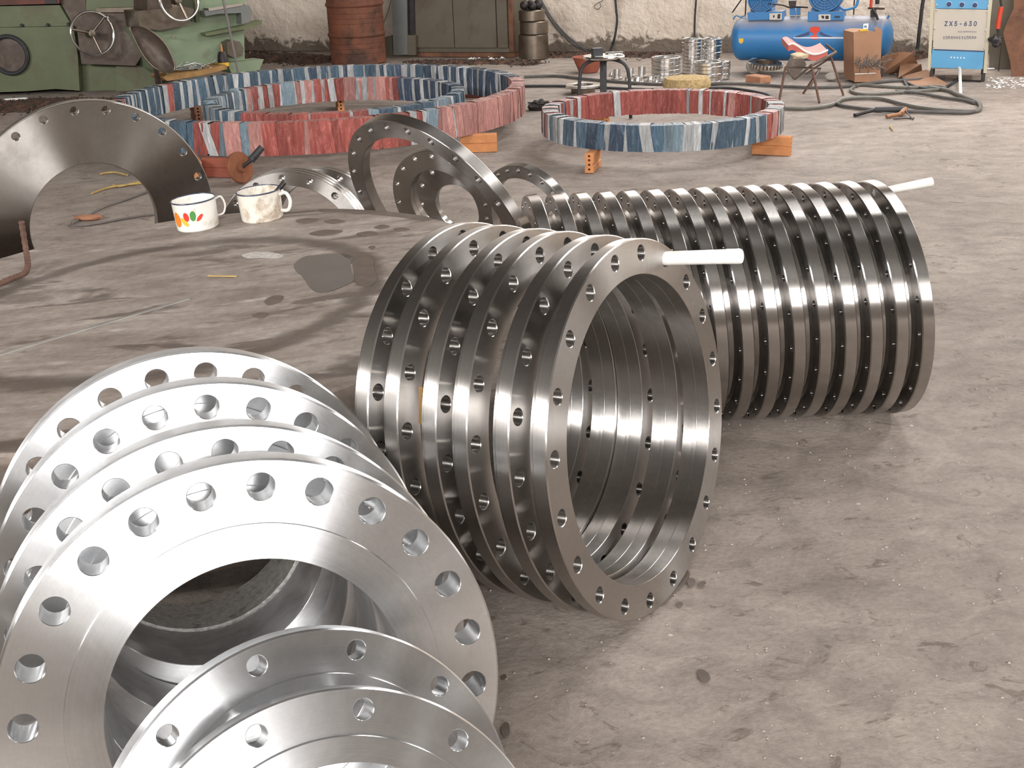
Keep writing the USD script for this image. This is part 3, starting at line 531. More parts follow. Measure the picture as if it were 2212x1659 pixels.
# bent reinforcing bar at the left edge
q = [un(62, 585, 0.5)]
P = np.array([on_disc(-60, 640, 0.015), on_disc(20, 604, 0.014), on_disc(50, 592, 0.014), on_disc(60, 575, 0.028), hit(56, 540, on_disc(60, 582), np.array([0, 1., 0])), hit(46, 478, on_disc(60, 582), np.array([0, 1., 0]))])
bar = spline(P, 14); rr = 0.0085 + 0.0016 * (np.arange(len(bar)) % 3 == 0)
solo('bent_rebar', 'rusty ribbed reinforcing bar bent upright at the left edge of the plate', 'bar', tube(bar, rr, 10), 'rebar_rust')
c3 = np.array([0.283 - 0.784 * 0.269, 2.362 + 0.433 * 0.269, 0.404])
w0, w1 = hit(912, 838, c3 - n1 * 0, nrm(1.004, 0.142)), None
nM = nrm(1.004, 0.142); w0, w1 = hit(914, 835, c3 - nM * 0.056, nM), hit(914, 915, c3 - nM * 0.056, nM)
solo('wooden_wedge', 'strip of bare orange wood wedged between two dark flanges of the middle row', 'wedge', rod(w0, w1, 0.009, 4), 'wood_plank', base=w1, smooth=False)

# ------------------------------------------------------------------ plastic-wrapped rings on bricks
def wrapped(lab, c, R, z0, z1, band, n, colour, seed):
    rng = np.random.default_rng(seed)
    t = Thing('wrapped_ring', lab, 'ring', np.array([c[0], c[1], z0]), 'big rings wound in red, white and blue plastic')
    h = z1 - z0; e = 0.006
    t.part('ring_core', lathe([(R - band + e, e), (R - e, e), (R - e, h - e), (R - band + e, h - e)], 160), 'wrap_core')
    cols = [colour(360.0 * (k + .5) / n, rng, k) for k in range(n)]
    wd = rng.uniform(0.6, 1.4, n) * np.array([0.68 if q == 'white' else 1.15 for q in cols])
    for _ in range(3):
        wd *= 2 * PI / wd.sum(); a0 = np.r_[0, np.cumsum(wd)[:-1]]
        cols = [q if (q == 'white') == ((w2 := colour(math.degrees(a + w / 2) % 360, rng, k)) == 'white') and q == w2 else (w2 if w2 != 'white' and q != 'white' else q) for k, (q, a, w) in enumerate(zip(cols, a0, wd))]
    per = []
    m = 5
    for k in range(m): per.append((R, h * k / m, 1, 0))
    per += [(R, h, .7, .7), (R - band * .33, h, 0, 1), (R - band * .67, h, 0, 1), (R - band, h, -.7, .7)]
    for k in range(1, m): per.append((R - band, h - h * k / m, -1, 0))
    per += [(R - band, 0, -.7, -.7), (R - band * .5, 0, 0, -1)]
    per = np.array(per); NP = len(per)
    for k in range(n):
        mid = (a0[k] + wd[k] / 2) % (2 * PI); col = cols[k]
        lap = 0.0025 + 0.0025 * (k % 3); skew = rng.normal(0, 0.014); ov = 0.16 * wd[k]
        nt = 7; tt = np.linspace(0, 1, nt); wrink = np.cumsum(rng.normal(0, 0.0004, (NP, nt)), 0); wrink = np.clip(wrink - wrink.mean(0) + rng.normal(0, .0009, nt), -.0024, .0024)
        V_ = []
        for p, (r, z, dr, dz) in enumerate(per):
            sk = skew * (z / h - 0.5) * (1 if dr >= 0 else -0.6)
            for q in range(nt):
                a = a0[k] - ov + (wd[k] + 2 * ov) * tt[q] + sk; o = lap + wrink[p, q] + 0.002
                V_.append(((r + dr * o) * math.cos(a), (r + dr * o) * math.sin(a), z + dz * o))
        f = []
        for p in range(NP):
            p2 = (p + 1) % NP
            for q in range(nt - 1):
                A, B, C_, D = p * nt + q, p * nt + q + 1, p2 * nt + q + 1, p2 * nt + q
                f += [[A, B, C_], [A, C_, D]]
        t.part('wrap_strip', trimesh.Trimesh(np.array(V_), np.array(f), process=False), 'wrap_' + col, smooth=40)
        if rng.random() < 0.025: t.part('wrap_knot', tr(blob(0.022, k, 0.5, 2, (1.6, 1, 0.7)), (R - band / 2) * math.cos(mid), (R - band / 2) * math.sin(mid), h + 0.01), 'wrap_white' if rng.random() < .6 else 'wrap_pale_blue')
    return t
def pick(rng, **w):
    k = list(w); p = np.array([w[i] for i in k], float); return k[rng.choice(len(k), p=p / p.sum())]
alt = lambda k, a, b: a if k % 2 else b
def col1(d, rng, k):
    if 190 < d < 236: return alt(k, 'blue', 'white')
    if 236 <= d < 246: return 'blue'
    if 246 <= d < 264: return alt(k, pick(rng, pink=2, red=1, blue=1), pick(rng, white=3, pale_blue=2))
    if 264 <= d < 278: return pick(rng, red=9, pink=1)
    if 278 <= d < 303: return alt(k, 'red', pick(rng, white=1, red=1.4))
    if 303 <= d < 312: return alt(k, 'white', pick(rng, pale_blue=2, pink=1))
    if d >= 312 or d < 8: return alt(k, 'pink', pick(rng, pink=5, white=2))
    if 8 <= d < 60: return alt(k, 'navy', 'white')
    if 60 <= d < 115: return alt(k, pick(rng, navy=1, blue=3), 'white')
    return alt(k, pick(rng, blue=5, red=1.2), 'white')
def col2(d, rng, k):
    if 150 < d < 215: return alt(k, pick(rng, pale_blue=2, blue=2), 'white')
    if 215 <= d < 240: return alt(k, pick(rng, blue=4, red=1), 'white')
    if 240 <= d < 292: return alt(k, 'red', pick(rng, white=2, red=1))
    if d >= 292 or d < 20: return alt(k, pick(rng, blue=4, pale_blue=3), pick(rng, white=2, blue=1))
    if 20 <= d < 62: return alt(k, 'navy', 'white')
    if 62 <= d < 100: return alt(k, pick(rng, red=4, pink=3), pick(rng, red=2, white=2))
    return alt(k, pick(rng, red=4, pink=1, pale_blue=1), 'white')
def col3(d, rng, k):
    if 150 < d < 205: return alt(k, pick(rng, white=3, pink=2), pick(rng, white=4, pale_blue=1))
    if 205 <= d < 262: return alt(k, pick(rng, navy=4, blue=2), pick(rng, white=3, navy=1))
    if 262 <= d < 276: return pick(rng, white=4, pale_blue=3)
    if 276 <= d < 312: return alt(k, pick(rng, blue=3, navy=1), 'white')
    if d >= 312 or d < 10: return alt(k, pick(rng, white=4, red=2), pick(rng, white=3, pink=2))
    return alt(k, 'red', pick(rng, white=3, red=2.2, pink=.8))
wrapped('largest wrapped ring, outermost, red and blue, with a smaller wrapped ring inside it', (-1.285, 8.76), 1.449, 0.115, 0.305, 0.082, 176, col1, 11)
wrapped('middle sized wrapped ring lying inside the largest wrapped ring', (-1.18, 8.756), 0.916, 0.115, 0.27, 0.080, 112, col2, 12)
wrapped('smallest wrapped ring lying alone at the right on clay bricks', (1.013, 7.715), 0.752, 0.115, 0.262, 0.084, 92, col3, 13)
# clay bricks under the rings
def brick_mesh():
    p = Polygon([(-.026, 0), (.026, 0), (.026, .0), (.026, .034), (.020, .040), (.020, .054), (.026, .060), (.026, .108), (.020, .115), (-.020, .115), (-.026, .108), (-.026, .06), (-.020, .054), (-.020, .040), (-.026, .034)])
    for y in (0.02, 0.047, 0.074, 0.098): p = p.difference(Polygon(ell(0, y, 0.008, 0.007, n=10)))
    return moved(tr(extrude(p, 0.235), z=-0.1175), np.array([[1, 0, 0, 0], [0, 0, -1, 0], [0, 1, 0, 0], [0, 0, 0, 1.]]))
bm = brick_mesh(); proto = None
bricks = [(un(1273, 372) + [0.03, 0.09, 0], -0.28, 'orange clay brick on edge under the front of the smallest wrapped ring', 'clay'), (un(1672, 338) + [0.0, 0.07, 0], 1.1, 'orange clay brick under the right end of the smallest wrapped ring', 'clay'),
          (un(1200, 262) + [0.3, -0.1, 0], 0.5, 'clay brick glimpsed inside the smallest wrapped ring at the left', 'clay'), (un(1035, 329) + [0.0, 0.03, 0], 1.5, 'two tone clay brick under the right front of the largest wrapped ring', 'clay'),
          (un(735, 236) + [0, 0, 0], 0.2, 'clay brick under the far side of the middle sized wrapped ring', 'clay'), (un(470, 385) + [0.02, 0.05, 0], 1.25, 'dark red brick under the left front of the largest wrapped ring', 'red_clay'),
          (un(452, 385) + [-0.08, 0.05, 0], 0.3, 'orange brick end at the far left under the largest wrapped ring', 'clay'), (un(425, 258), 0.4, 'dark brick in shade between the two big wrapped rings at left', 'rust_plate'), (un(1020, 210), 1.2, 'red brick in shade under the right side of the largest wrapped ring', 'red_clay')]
for p, a, lab, mt in bricks:
    p = np.array(p); p[2] = 0
    t = Thing('clay_brick', lab, 'brick', rotz(a, p), 'bricks propping the wrapped rings'); t.part('brick', bm, mt, smooth=False)

# ------------------------------------------------------------------ things on the floor beyond the plate
def ground_path(P, r): return np.array([un(a, b, r) for a, b in P])
def cable(name, lab, cat, P, r, mt, group=None, sub=6):
    q = spline(ground_path(P, r), sub); solo(name, lab, cat, tube(q, r, 8), mt, group=group, base=q[0])
p = un(512, 397); gd = hit(518, 362, p, np.array([0, 1., 0])); gn = np.array([0.80, -0.55, 0.25]); gn /= np.linalg.norm(gn)
t = Thing('grinding_disc', 'rusty round grinding disc with a black handle, propped beside the orange bricks', 'disc', frame(gn, gd))
rr_ = gd[2] * 0.98
t.part('disc', lathe([(0, -0.012), (rr_ - .004, -0.012), (rr_, -0.008), (rr_, 0.008), (rr_ - .004, 0.012), (0.03, 0.012), (0.03, 0.03), (0, 0.03)], 40), 'rust_disc')
hd = hit(566, 318, p + [0, 0.02, 0], np.array([0, 1., 0]))
t.part('spindle', rod(gd + gn * 0.02, gd + gn * 0.05 + (hd - gd) * 0.45, 0.011, 12), 'dark_iron', world=True)
t.part('grip', rod(gd + gn * 0.04 + (hd - gd) * 0.3, hd, 0.022, 14, 0.02), 'black_rubber', 'black grip', world=True)
for k, (P, lab) in enumerate([([(198, 418), (240, 404), (318, 394)], 'yellow straw stalk seen through the bore of the wide flange, lowest one'), ([(216, 376), (246, 372), (275, 378)], 'yellow straw stalk at the top, seen through the wide flange'), ([(244, 399), (262, 402), (318, 388)], 'kinked yellow straw stalk in the middle, seen through the wide flange')]):
    cable('straw_stalk', lab, 'straw', P, 0.006, 'dry_stalk', 'straw stalks behind the wide flange')
cable('iron_wire', 'dark iron wire loop on the floor seen through the wide flange', 'wire', [(332, 408), (290, 425), (230, 445), (180, 470), (155, 483), (170, 487), (215, 482), (280, 470), (340, 462)], 0.006, 'wire_grey')
solo('clay_lump', 'brownish clay lump lying beside the iron wire loop', 'lump', [tr(blob(0.03, 4, 0.5, 2, (2.6, 1, 0.5)), *(un(185, 480) + [0, 0.06, 0.012]))], 'dull_clay')
q = un(1165, 236); solo('black_rag', 'crumpled black rag on the floor between the wrapped rings', 'rag', moved(blob(0.085, 9, 0.9, 3, (1, 0.7, 0.38), 2.4), rotz(0.2, q + [0, 0, 0.028])), 'black_cloth')

# ------------------------------------------------------------------ stool
sc = hit(1304, 122, np.array([0, 9.02, 0]), np.array([0, 1., 0]))
t = Thing('stool', 'small round metal stool with bent dark tube legs behind the smallest wrapped ring', 'stool', np.array([sc[0], sc[1], 0]))
hs = sc[2]
t.part('seat', lathe([(0.06, hs - 0.012), (0.15, hs - 0.012), (0.156, hs), (0.15, hs + 0.008), (0.10, hs + 0.010), (0.06, hs + 0.004)], 40), 'chrome')
t.part('seat_board', lathe([(0, hs - 0.014), (0.062, hs - 0.014), (0.062, hs + 0.003), (0, hs + 0.003)], 30), 'bearing_steel')
for dx, dy in ((-0.195, -0.10), (0.185, -0.12), (0.0, 0.18), (-0.02, -0.02)):
    if (dx, dy) == (-0.02, -0.02): t.part('middle_leg', tr(cbox(0.05, 0.012, hs - 0.015, 0.003), 0.01, 0.16, 0), 'black_rubber'); continue
    P = spline([(dx, dy, 0), (dx * .95, dy * .95, hs * .6), (dx * .82, dy * .82, hs - 0.06), (dx * .45, dy * .45, hs - 0.022), (dx * .1, dy * .1, hs - 0.02)], 8)
    t.part('leg', tube(P, 0.0125, 10), 'black_rubber')
solo('small_box', 'small dark blue box standing on the stool seat', 'box', moved(cbox(0.075, 0.06, 0.055, 0.003), rotz(0.2, sc + [-0.05, -0.03, 0.010])), 'black_rubber')
solo('silver_tool', 'flat silver tool lying on the stool seat', 'tool', [rod(sc + [0.01, -0.02, 0.022], sc + [0.14, 0.0, 0.022], 0.011, 8), moved(cbox(0.05, 0.03, 0.02, 0.003), rotz(0.1, sc + [0.05, -0.02, 0.012]))], 'chrome')
# ------------------------------------------------------------------ bright turned rings, stacked
def ring_stack(lab, px0, px1, ytop, ybase, nr, seed, wall=0.84):
    rng = np.random.default_rng(seed)
    g = un((px0 + px1) / 2, ybase); sc_ = F / np.linalg.norm(g - CAM_POS); R = (px1 - px0) / 2 / sc_; g = g + [0, R * 0.9, 0]
    top = hit((px0 + px1) / 2, ytop, g, np.array([0, 1., 0]))[2]; h = top / nr
    t = Thing('ring_stack', lab, 'ring stack', g, 'stacks of bright turned rings')
    for k in range(nr):
        r = R * rng.uniform(0.975, 1.0)
        t.part('ring', tr(lathe(annulus(r * wall, r, 0, h - 0.0008, 0.004), 36), rng.normal(0, .002), rng.normal(0, .002), k * h), 'bright_steel')
ring_stack('tall stack of bright rings, left one of the tall pair', 1476, 1518, 82, 160, 10, 1)
ring_stack('tall stack of bright rings, right one of the tall pair', 1519, 1561, 82, 156, 10, 2)
ring_stack('short wide stack of bright rings left of the tall pair', 1411, 1473, 122, 176, 6, 3)
ring_stack('short wide stack of bright rings in front of the tall pair, overlapped at right', 1503, 1564, 132, 184, 6, 4)
ring_stack('stack of thick bright rings with toothed edge, rightmost of all', 1542, 1579, 131, 172, 6, 5, 0.5)
for k, (px, py, w, lab) in enumerate([(1334, 172, 24, 'tall small bright hub nearest the stool'), (1322, 164, 14, 'tiny bright hub behind the stool leg'), (1364, 166, 20, 'small bright hub at the back of the little heap'), (1388, 168, 26, 'small bright hub with a wide flange near the short ring stack'), (1380, 182, 30, 'flat bright hub at the front of the little heap'), (1408, 178, 26, 'bright hub lying by the straw cushion'), (1358, 178, 22, 'low flat bright hub between stool and heap'), (1420, 182, 18, 'last bright hub, tucked against the straw cushion')]):
    g = un(px, py); r = w / 2 / (F / np.linalg.norm(g - CAM_POS)); t = Thing('small_hub', lab, 'hub', g + [0, r, 0], 'heap of small bright hubs')
    t.part('flange', lathe(annulus(r * 0.35, r, 0, r * .35, .002), 28), 'bright_steel'); t.part('neck', lathe([(r * .35, r * .35), (r * .66, r * .35), (r * .6, r * (1.7 if k in (0, 2, 3) else .9)), (r * .35, r * (1.7 if k in (0, 2, 3) else .9))], 24), 'bright_steel')
g = un(1483, 198); t = Thing('straw_cushion', 'round tan straw cushion on a short post behind the smallest wrapped ring', 'cushion', g)
cz = hit(1483, 193, g, np.array([0, 1., 0]))[2]; ct = hit(1483, 163, g, np.array([0, 1., 0]))[2]
cm = tri(lathe([(0, 0.02), (0.17, 0.02), (0.195, 0.04), (0.2, 0.075), (0.18, 0.115), (0.1, 0.125), (0, 0.12)], 40)); cm = cm.subdivide(); cm.vertices += 0.014 * (meshkit.fbm(cm.vertices * 22, 3, 5)[:, None] - .5) * np.array([1, 1, 1])
t.part('pad', tr(cm, z=max(cz - 0.03, 0.0)), 'straw'); t.part('post', cyl(0.06, max(cz, 0.03), 16), 'wood_plank')
g = un(1262, 205); t = Thing('floor_flange', 'bright flange lying flat on the floor in front of the stool', 'flange', g + [0, 0.13, 0])
t.part('flange_plate', tr(lathe(annulus(0.085, 0.148, 0.05, 0.068, .002), 40), 0, 0, 0), 'bright_steel'); t.part('neck', lathe([(0.085, 0), (0.10, 0), (0.105, 0.05), (0.085, 0.05)], 36), 'bearing_steel')
g = un(1273, 158); solo('clay_bowl', 'red clay bowl on the floor behind the stool', 'bowl', tr(lathe([(0, 0), (0.09, 0), (0.15, 0.14), (0.14, 0.14), (0.085, 0.012), (0, 0.012)], 36), *(g + [0, .1, 0])), 'red_clay')

# ------------------------------------------------------------------ cables on the wall and floor
def wall_path(P, off=0.1): return np.array([hit(a, b, room(0, WALL_T - off, 0), V) for a, b in P])
def wall_cable(lab, P, r, off=0.1, mt='black_rubber', tail=()):
    q = list(wall_path(P, off)) + [un(a, b, r) for a, b in tail]; q = spline(q, 8); solo('wall_cable', lab, 'cable', tube(q, r, 8), mt, group='cables hanging on the back wall', base=q[-1])
wall_cable('thick grey cable sagging from upper left down behind the stool', [(1155, -25), (1172, 8), (1195, 45), (1225, 78), (1252, 98), (1275, 109)], 0.014, tail=[(1300, 118), (1310, 130)], mt='dusty_rubber')
wall_cable('second grey cable running just below the sagging one', [(1158, -18), (1180, 28), (1204, 62), (1232, 90), (1258, 106)], 0.012, 0.13, tail=[(1285, 122)], mt='dusty_rubber')
wall_cable('dark cable hanging down the wall straight above the stool', [(1327, -30), (1331, 20), (1333, 45), (1328, 80), (1320, 106)], 0.012, 0.09, tail=[(1316, 125)])
wall_cable('dark cable hanging down to the tall ring stacks', [(1506, -30), (1503, 10), (1501, 40), (1500, 84)], 0.010, 0.1, tail=[(1500, 122)])
wall_cable('black cable hanging beside the welding machine', [(1999, -30), (1992, 15), (1988, 50), (1985, 75), (1980, 108)], 0.018, 0.4, tail=[(1960, 122)])
wall_cable('thin looped wire on the wall high above the stool', [(1300, -20), (1302, 0), (1292, 6), (1284, 14), (1290, 20), (1298, 14), (1296, 6)], 0.004, 0.08, mt='wire_grey')
wall_cable('thin wire slanting down left of the grey cabinet', [(850, -20), (838, 25), (820, 70), (800, 115)], 0.004, 0.3, mt='wire_grey', tail=[(786, 147)])
cable('floor_hose', 'long dark hose crossing the floor behind the wrapped rings', 'hose', [(1132, 166), (1200, 164), (1260, 170), (1340, 177), (1430, 182), (1520, 181), (1600, 181), (1700, 187), (1780, 189), (1850, 184), (1910, 176), (1980, 172), (2040, 167)], 0.013, 'dusty_rubber')
cable('floor_hose', 'dark hose lying just behind the smallest wrapped ring', 'hose', [(1130, 186), (1210, 186), (1290, 189), (1400, 193), (1500, 191), (1570, 190), (1620, 196), (1660, 205), (1672, 216)], 0.012, 'black_rubber')
cable('floor_hose', 'outermost big hose loop on the open floor at right, shining along its bend', 'hose', [(1690, 233), (1740, 234), (1785, 229), (1806, 222), (1822, 214), (1860, 211), (1905, 213), (1950, 224), (1995, 233), (2060, 239), (2105, 240), (2118, 233), (2114, 222), (2092, 212), (2068, 203), (2048, 195), (2010, 189)], 0.015, 'hose_sheen')
cable('floor_hose', 'hose running along the front edge of the big loop', 'hose', [(1806, 220), (1815, 227), (1850, 233), (1900, 238), (1970, 241), (2040, 243), (2090, 243), (2116, 238)], 0.013, 'dusty_rubber')
cable('floor_hose', 'inner flattened hose loop in front of the cardboard', 'hose', [(1845, 187), (1838, 196), (1862, 203), (1905, 202), (1960, 198), (2015, 194), (2042, 190), (2020, 187), (1960, 189), (1900, 186), (1860, 183), (1850, 186)], 0.013, 'hose_sheen')
cable('floor_hose', 'dark hose from the inner loop back towards the big bend', 'hose', [(1935, 197), (1990, 202), (2040, 211), (2080, 216), (2106, 222)], 0.013, 'dusty_rubber')
cable('floor_hose', 'lead from under the welding machine to the hose loops', 'hose', [(2070, 168), (2058, 180), (2035, 190), (2005, 192), (1975, 186), (1955, 175), (1945, 160)], 0.011, 'black_rubber')
# torch / earth clamp
t0, t1 = un(1846, 249, 0.012), un(1890, 237, 0.03); t = Thing('welding_clamp', 'welding clamp with black grip and copper jaw lying in front of the hose loop', 'clamp', np.array([t1[0], t1[1], 0]))
t.part('grip', rod(t1, un(1956, 236, 0.035), 0.019, 10), 'black_rubber', world=True)
t.part('lever', rod(t0, t1, 0.014, 8), 'dark_iron', world=True)
t.part('jaw', [rod(un(1956, 236, 0.035), un(1946, 246, 0.02), 0.018, 8), rod(un(1946, 246, 0.02), un(1915, 252, 0.012), 0.014, 8)], 'copper_bit', 'copper jaw', world=True)
t.part('pin', rod(un(1955, 238, 0.035), un(1972, 258, 0.004), 0.005, 6), 'dark_iron', world=True)
t.part('spring_leaf', rod(un(1930, 257, 0.006), un(1975, 255, 0.006), 0.005, 6), 'dark_iron', world=True)
solo('match_stick', 'short pale stick on the floor below the welding clamp', 'stick', rod(un(1923, 272, 0.006), un(1928, 281, 0.006), 0.006, 6), 'dry_stalk')

# ------------------------------------------------------------------ along the back wall: drum, cabinet, bearings
NV = -V
g = un(757, 141) + V * 0.2
DRUM_R = 0.29
prof = [(0, 0), (DRUM_R - .012, 0), (DRUM_R, .012)]
for z in (0.30, 0.60): prof += [(DRUM_R, z - .025), (DRUM_R + .014, z - .008), (DRUM_R + .014, z + .008), (DRUM_R, z + .025)]
prof += [(DRUM_R, 0.87), (DRUM_R + .008, 0.88), (DRUM_R, 0.89), (DRUM_R - .02, 0.885), (DRUM_R - .02, 0.87), (0, 0.87)]
t = Thing('oil_drum', 'rust brown steel oil drum standing against the back wall', 'drum', rotz(TH, g))
t.part('barrel', lathe(prof, 56), 'rust_drum')
for z in (.12, .17, .22, .42, .47, .52): t.part('rib', lathe([(DRUM_R - .004, z - .008), (DRUM_R + .004, z), (DRUM_R - .004, z + .008)], 56), 'rust_drum')
Pc = un(985, 124)
def wallpt(px, py, d=0.0): return hit(px, py, Pc - V * d, V)
cb0, cb1 = wallpt(896, 118), wallpt(1113, 118); cw = np.linalg.norm((cb1 - cb0)[:2]); cm_ = rotz(TH, [*(((cb0 + cb1) / 2)[:2]), 0])
t = Thing('steel_cabinet', 'tall dark grey steel cabinet with rust along its base, beside the drum', 'cabinet', cm_)
t.part('body', tr(cbox(cw, 0.42, 1.5, 0.006), 0, 0.215, 0.05), 'cabinet_grey')
t.part('plinth', tr(cbox(cw - 0.03, 0.38, 0.05, 0.004), 0, 0.215, 0), 'rust_plate')
for k, (a, b) in enumerate(((-0.5, -0.09), (-0.085, 0.33), (0.338, 0.44))):
    t.part('door_panel', tr(cbox((b - a) * cw, 0.02, 1.36, 0.004), (a + b) / 2 * cw, -0.008, 0.10), 'cabinet_grey')
t.part('corner_post', tr(cbox(0.045 * cw, 0.03, 1.46, 0.004), 0.472 * cw, -0.006, 0.06), 'rust_plate')
t.part('handle', tr(cbox(0.03, 0.03, 0.12, 0.006), -0.33 * cw, -0.03, 0.66), 'chrome')
def sheet(name, lab, cat, pix, d, th, mt, group=None): solo(name, lab, cat, slab(pix, Pc - V * d, NV, th), mt, group=group, smooth=20)
sheet('steel_sheet', 'pale grey steel sheet standing on end left of the cabinet', 'sheet', [(844, -60), (878, -60), (880, 118), (850, 119)], 0.10, 0.02, 'sheet_grey', 'steel sheets by the cabinet')
sheet('steel_sheet', 'narrow dark strip standing in for the shaded gap beside the cabinet', 'sheet', [(878, -60), (893, -60), (896, 74), (882, 74)], 0.04, 0.02, 'dark_iron', 'steel sheets by the cabinet')  # dark slab put in for the shade of the gap, no real sheet
sheet('steel_sheet', 'low grey steel plate at the foot of the tall pale sheet', 'sheet', [(826, 82), (846, 76), (849, 120), (828, 121)], 0.06, 0.03, 'cabinet_grey', 'steel sheets by the cabinet')
sheet('steel_sheet', 'low grey steel plate at the foot of the dark gap beside the cabinet', 'sheet', [(879, 76), (897, 76), (898, 119), (880, 119)], 0.08, 0.03, 'cabinet_grey', 'steel sheets by the cabinet')
g = un(1150, 128); g = g + V * 0.05; z = 0.0
for R_, h, lab in ((0.155, 0.25, 'bottom ring of the dark bearing stack beside the cabinet'), (0.148, 0.13, 'middle ring of the dark bearing stack beside the cabinet'), (0.135, 0.11, 'top ring of the dark bearing stack, dark rollers on it')):
    t = Thing('bearing_ring', lab, 'bearing', g + [(0.01 if z else 0) - (0.02 if z > .3 else 0), 0, z], 'stack of dark bearing rings')
    t.part('outer_ring', lathe(annulus(R_ * 0.72, R_, 0, h - .001, .008), 40), 'bearing_steel'); t.part('inner_ring', lathe(annulus(R_ * .45, R_ * .62, .004, h - .005, .004), 32), 'dark_iron'); z += h
for k, (dx, dy, rr_) in enumerate(((-0.085, -0.02, .045), (0.0, -0.06, .04), (0.06, -0.01, .05), (-0.02, 0.07, .045))):
    solo('dark_roller', ['dark round roller at the left on top of the bearing stack', 'dark round roller at the front on top of the bearing stack', 'dark round roller at the right on top of the bearing stack', 'dark round roller at the back on top of the bearing stack'][k], 'roller', tr(blob(rr_, k, 0.08, 2), g[0] + dx, g[1] + dy, z + rr_ * .97), 'dark_iron', group='rollers on the bearing stack')

# ------------------------------------------------------------------ air compressor
TA = hit(1755, 83, room(0, -1.0, 0), V); TR = 0.192; a0, a1 = hit(1580, 88, TA, V), hit(1930, 80, TA, V); TL = np.linalg.norm(a1 - a0)
TA = np.array([*((a0 + a1) / 2)[:2], TA[2]])
t = Thing('air_compressor', 'blue air compressor, long tank on wheels with two motors on top', 'compressor', rotz(TH, [TA[0], TA[1], 0]))
e = 0.10; pr = [(0, -TL / 2)] + [(TR * math.sin(q), -TL / 2 + e - e * math.cos(q)) for q in np.linspace(0.15, PI / 2, 9)] + [(TR * math.sin(q), TL / 2 - e + e * math.cos(q)) for q in np.linspace(PI / 2, 0.15, 9)] + [(0, TL / 2)]
TOX = np.array([[0, 0, 1, 0], [1, 0, 0, 0], [0, 1, 0, 0], [0, 0, 0, 1.]])
t.part('tank', tr(moved(lathe(pr, 64), TOX), z=TA[2]), 'blue_paint', smooth=50)
def onP(px, py, d): return hit(px, py, TA + NV * d, V)
def comp(name, pix, d, depth, mt, label=None): return t.part(name, slab(pix, TA + NV * d, NV, depth), mt, label, world=True)
for nm, q in (('motor_base', [(1614, 27), (1690, 25), (1692, 42), (1616, 44)]), ('motor_base', [(1745, 25), (1822, 25), (1823, 43), (1745, 46)])): comp(nm, q, 0.12, 0.22, 'blue_paint')
comp('name_plate', [(1662, 29), (1689, 28), (1689, 43), (1662, 43)], 0.125, 0.006, 'name_plate', 'silver name plate'); comp('name_plate', [(1768, 31), (1794, 31), (1794, 44), (1768, 44)], 0.125, 0.006, 'name_plate', 'silver name plate')
for q in ([(1670, 33), (1673, 33), (1673, 38), (1670, 38)], [(1680, 31), (1686, 30), (1685, 40), (1679, 40)], [(1774, 34), (1780, 34), (1780, 40), (1776, 40)], [(1783, 34), (1790, 34), (1790, 41), (1783, 41)], [(1803, 35), (1814, 35), (1814, 38), (1803, 38)]): comp('plate_mark', q, 0.128, 0.004, 'dark_iron')
for (px, py, rpx) in ((1646, -2, 27), (1785, -12, 34)):
    c = onP(px, py, 0.02); r = rpx / (F / np.linalg.norm(c - CAM_POS)); m = frame(NV, c)
    mo = t.part('motor', moved(lathe([(0, -0.26), (r * .8, -0.26), (r, -0.2), (r, 0.05), (r * .92, 0.09), (r * .86, 0.09), (r * .86, 0.06), (0, 0.06)], 40), m), 'blue_paint', world=True)
    t.part('fan_grille', [moved(moved(tube([(q * math.cos(a), q * math.sin(a), 0.092) for a in np.arange(28) * 2 * PI / 28], r * .022, 6, True), m), np.eye(4)) for q in (r * .3, r * .45, r * .6, r * .75)] + [moved(rod((0, 0, .09), (r * .88 * math.cos(a), r * .88 * math.sin(a), .09), r * .03, 6), m) for a in np.arange(8) * PI / 4], 'blue_paint', world=True, parent=mo)
    t.part('motor_foot', moved(tr(cbox(r * 1.6, 0.2, 0.05, .004), 0, 0, 0), rotz(TH, [c[0] + V[0] * .08, c[1] + V[1] * .08, c[2] - r - 0.01])), 'blue_paint', world=True)
comp('valve_block', [(1706, 18), (1716, 16), (1718, 33), (1706, 33)], 0.03, 0.05, 'blue_paint'); comp('valve_block', [(1720, 14), (1728, 13), (1728, 33), (1720, 33)], 0.03, 0.05, 'blue_paint'); comp('filter_cup', [(1703, 2), (1719, 2), (1717, 17), (1705, 17)], 0.03, 0.06, 'dark_iron')
t.part('pipe', tube(spline([onP(1660, 8, .1), onP(1690, 11, .06), onP(1705, 16, .04), onP(1722, 15, .04), onP(1745, 16, .06)], 6), 0.007, 8), 'dark_iron', world=True)
t.part('delivery_hose', tube(spline([onP(1814, 14, .05), onP(1822, 20, .05), onP(1835, 19, .04), onP(1850, 12, .03), onP(1855, -10, .0)], 8), 0.012, 8), 'blue_paint', world=True)
for a, b in (((1582, 27), (1603, -3)), ((1610, 32), (1612, -8)), ((1844, 32), (1846, -8))): t.part('guard_rod', rod(onP(*a, .0), onP(*b, .0), 0.006, 6), 'dark_iron', world=True)
t.part('lifting_eye', tube(spline([onP(1584, 42, .05), onP(1590, 34, .05), onP(1600, 37, .05), onP(1611, 33, .05)], 5), .006, 6), 'blue_paint', world=True)
t.part('lifting_eye', rod(onP(1914, 44, .03), onP(1921, 33, .03), .010, 6), 'blue_paint', world=True)
comp('valve_post', [(1880, 22), (1892, 20), (1893, 36), (1880, 36)], 0.05, 0.05, 'dark_iron')
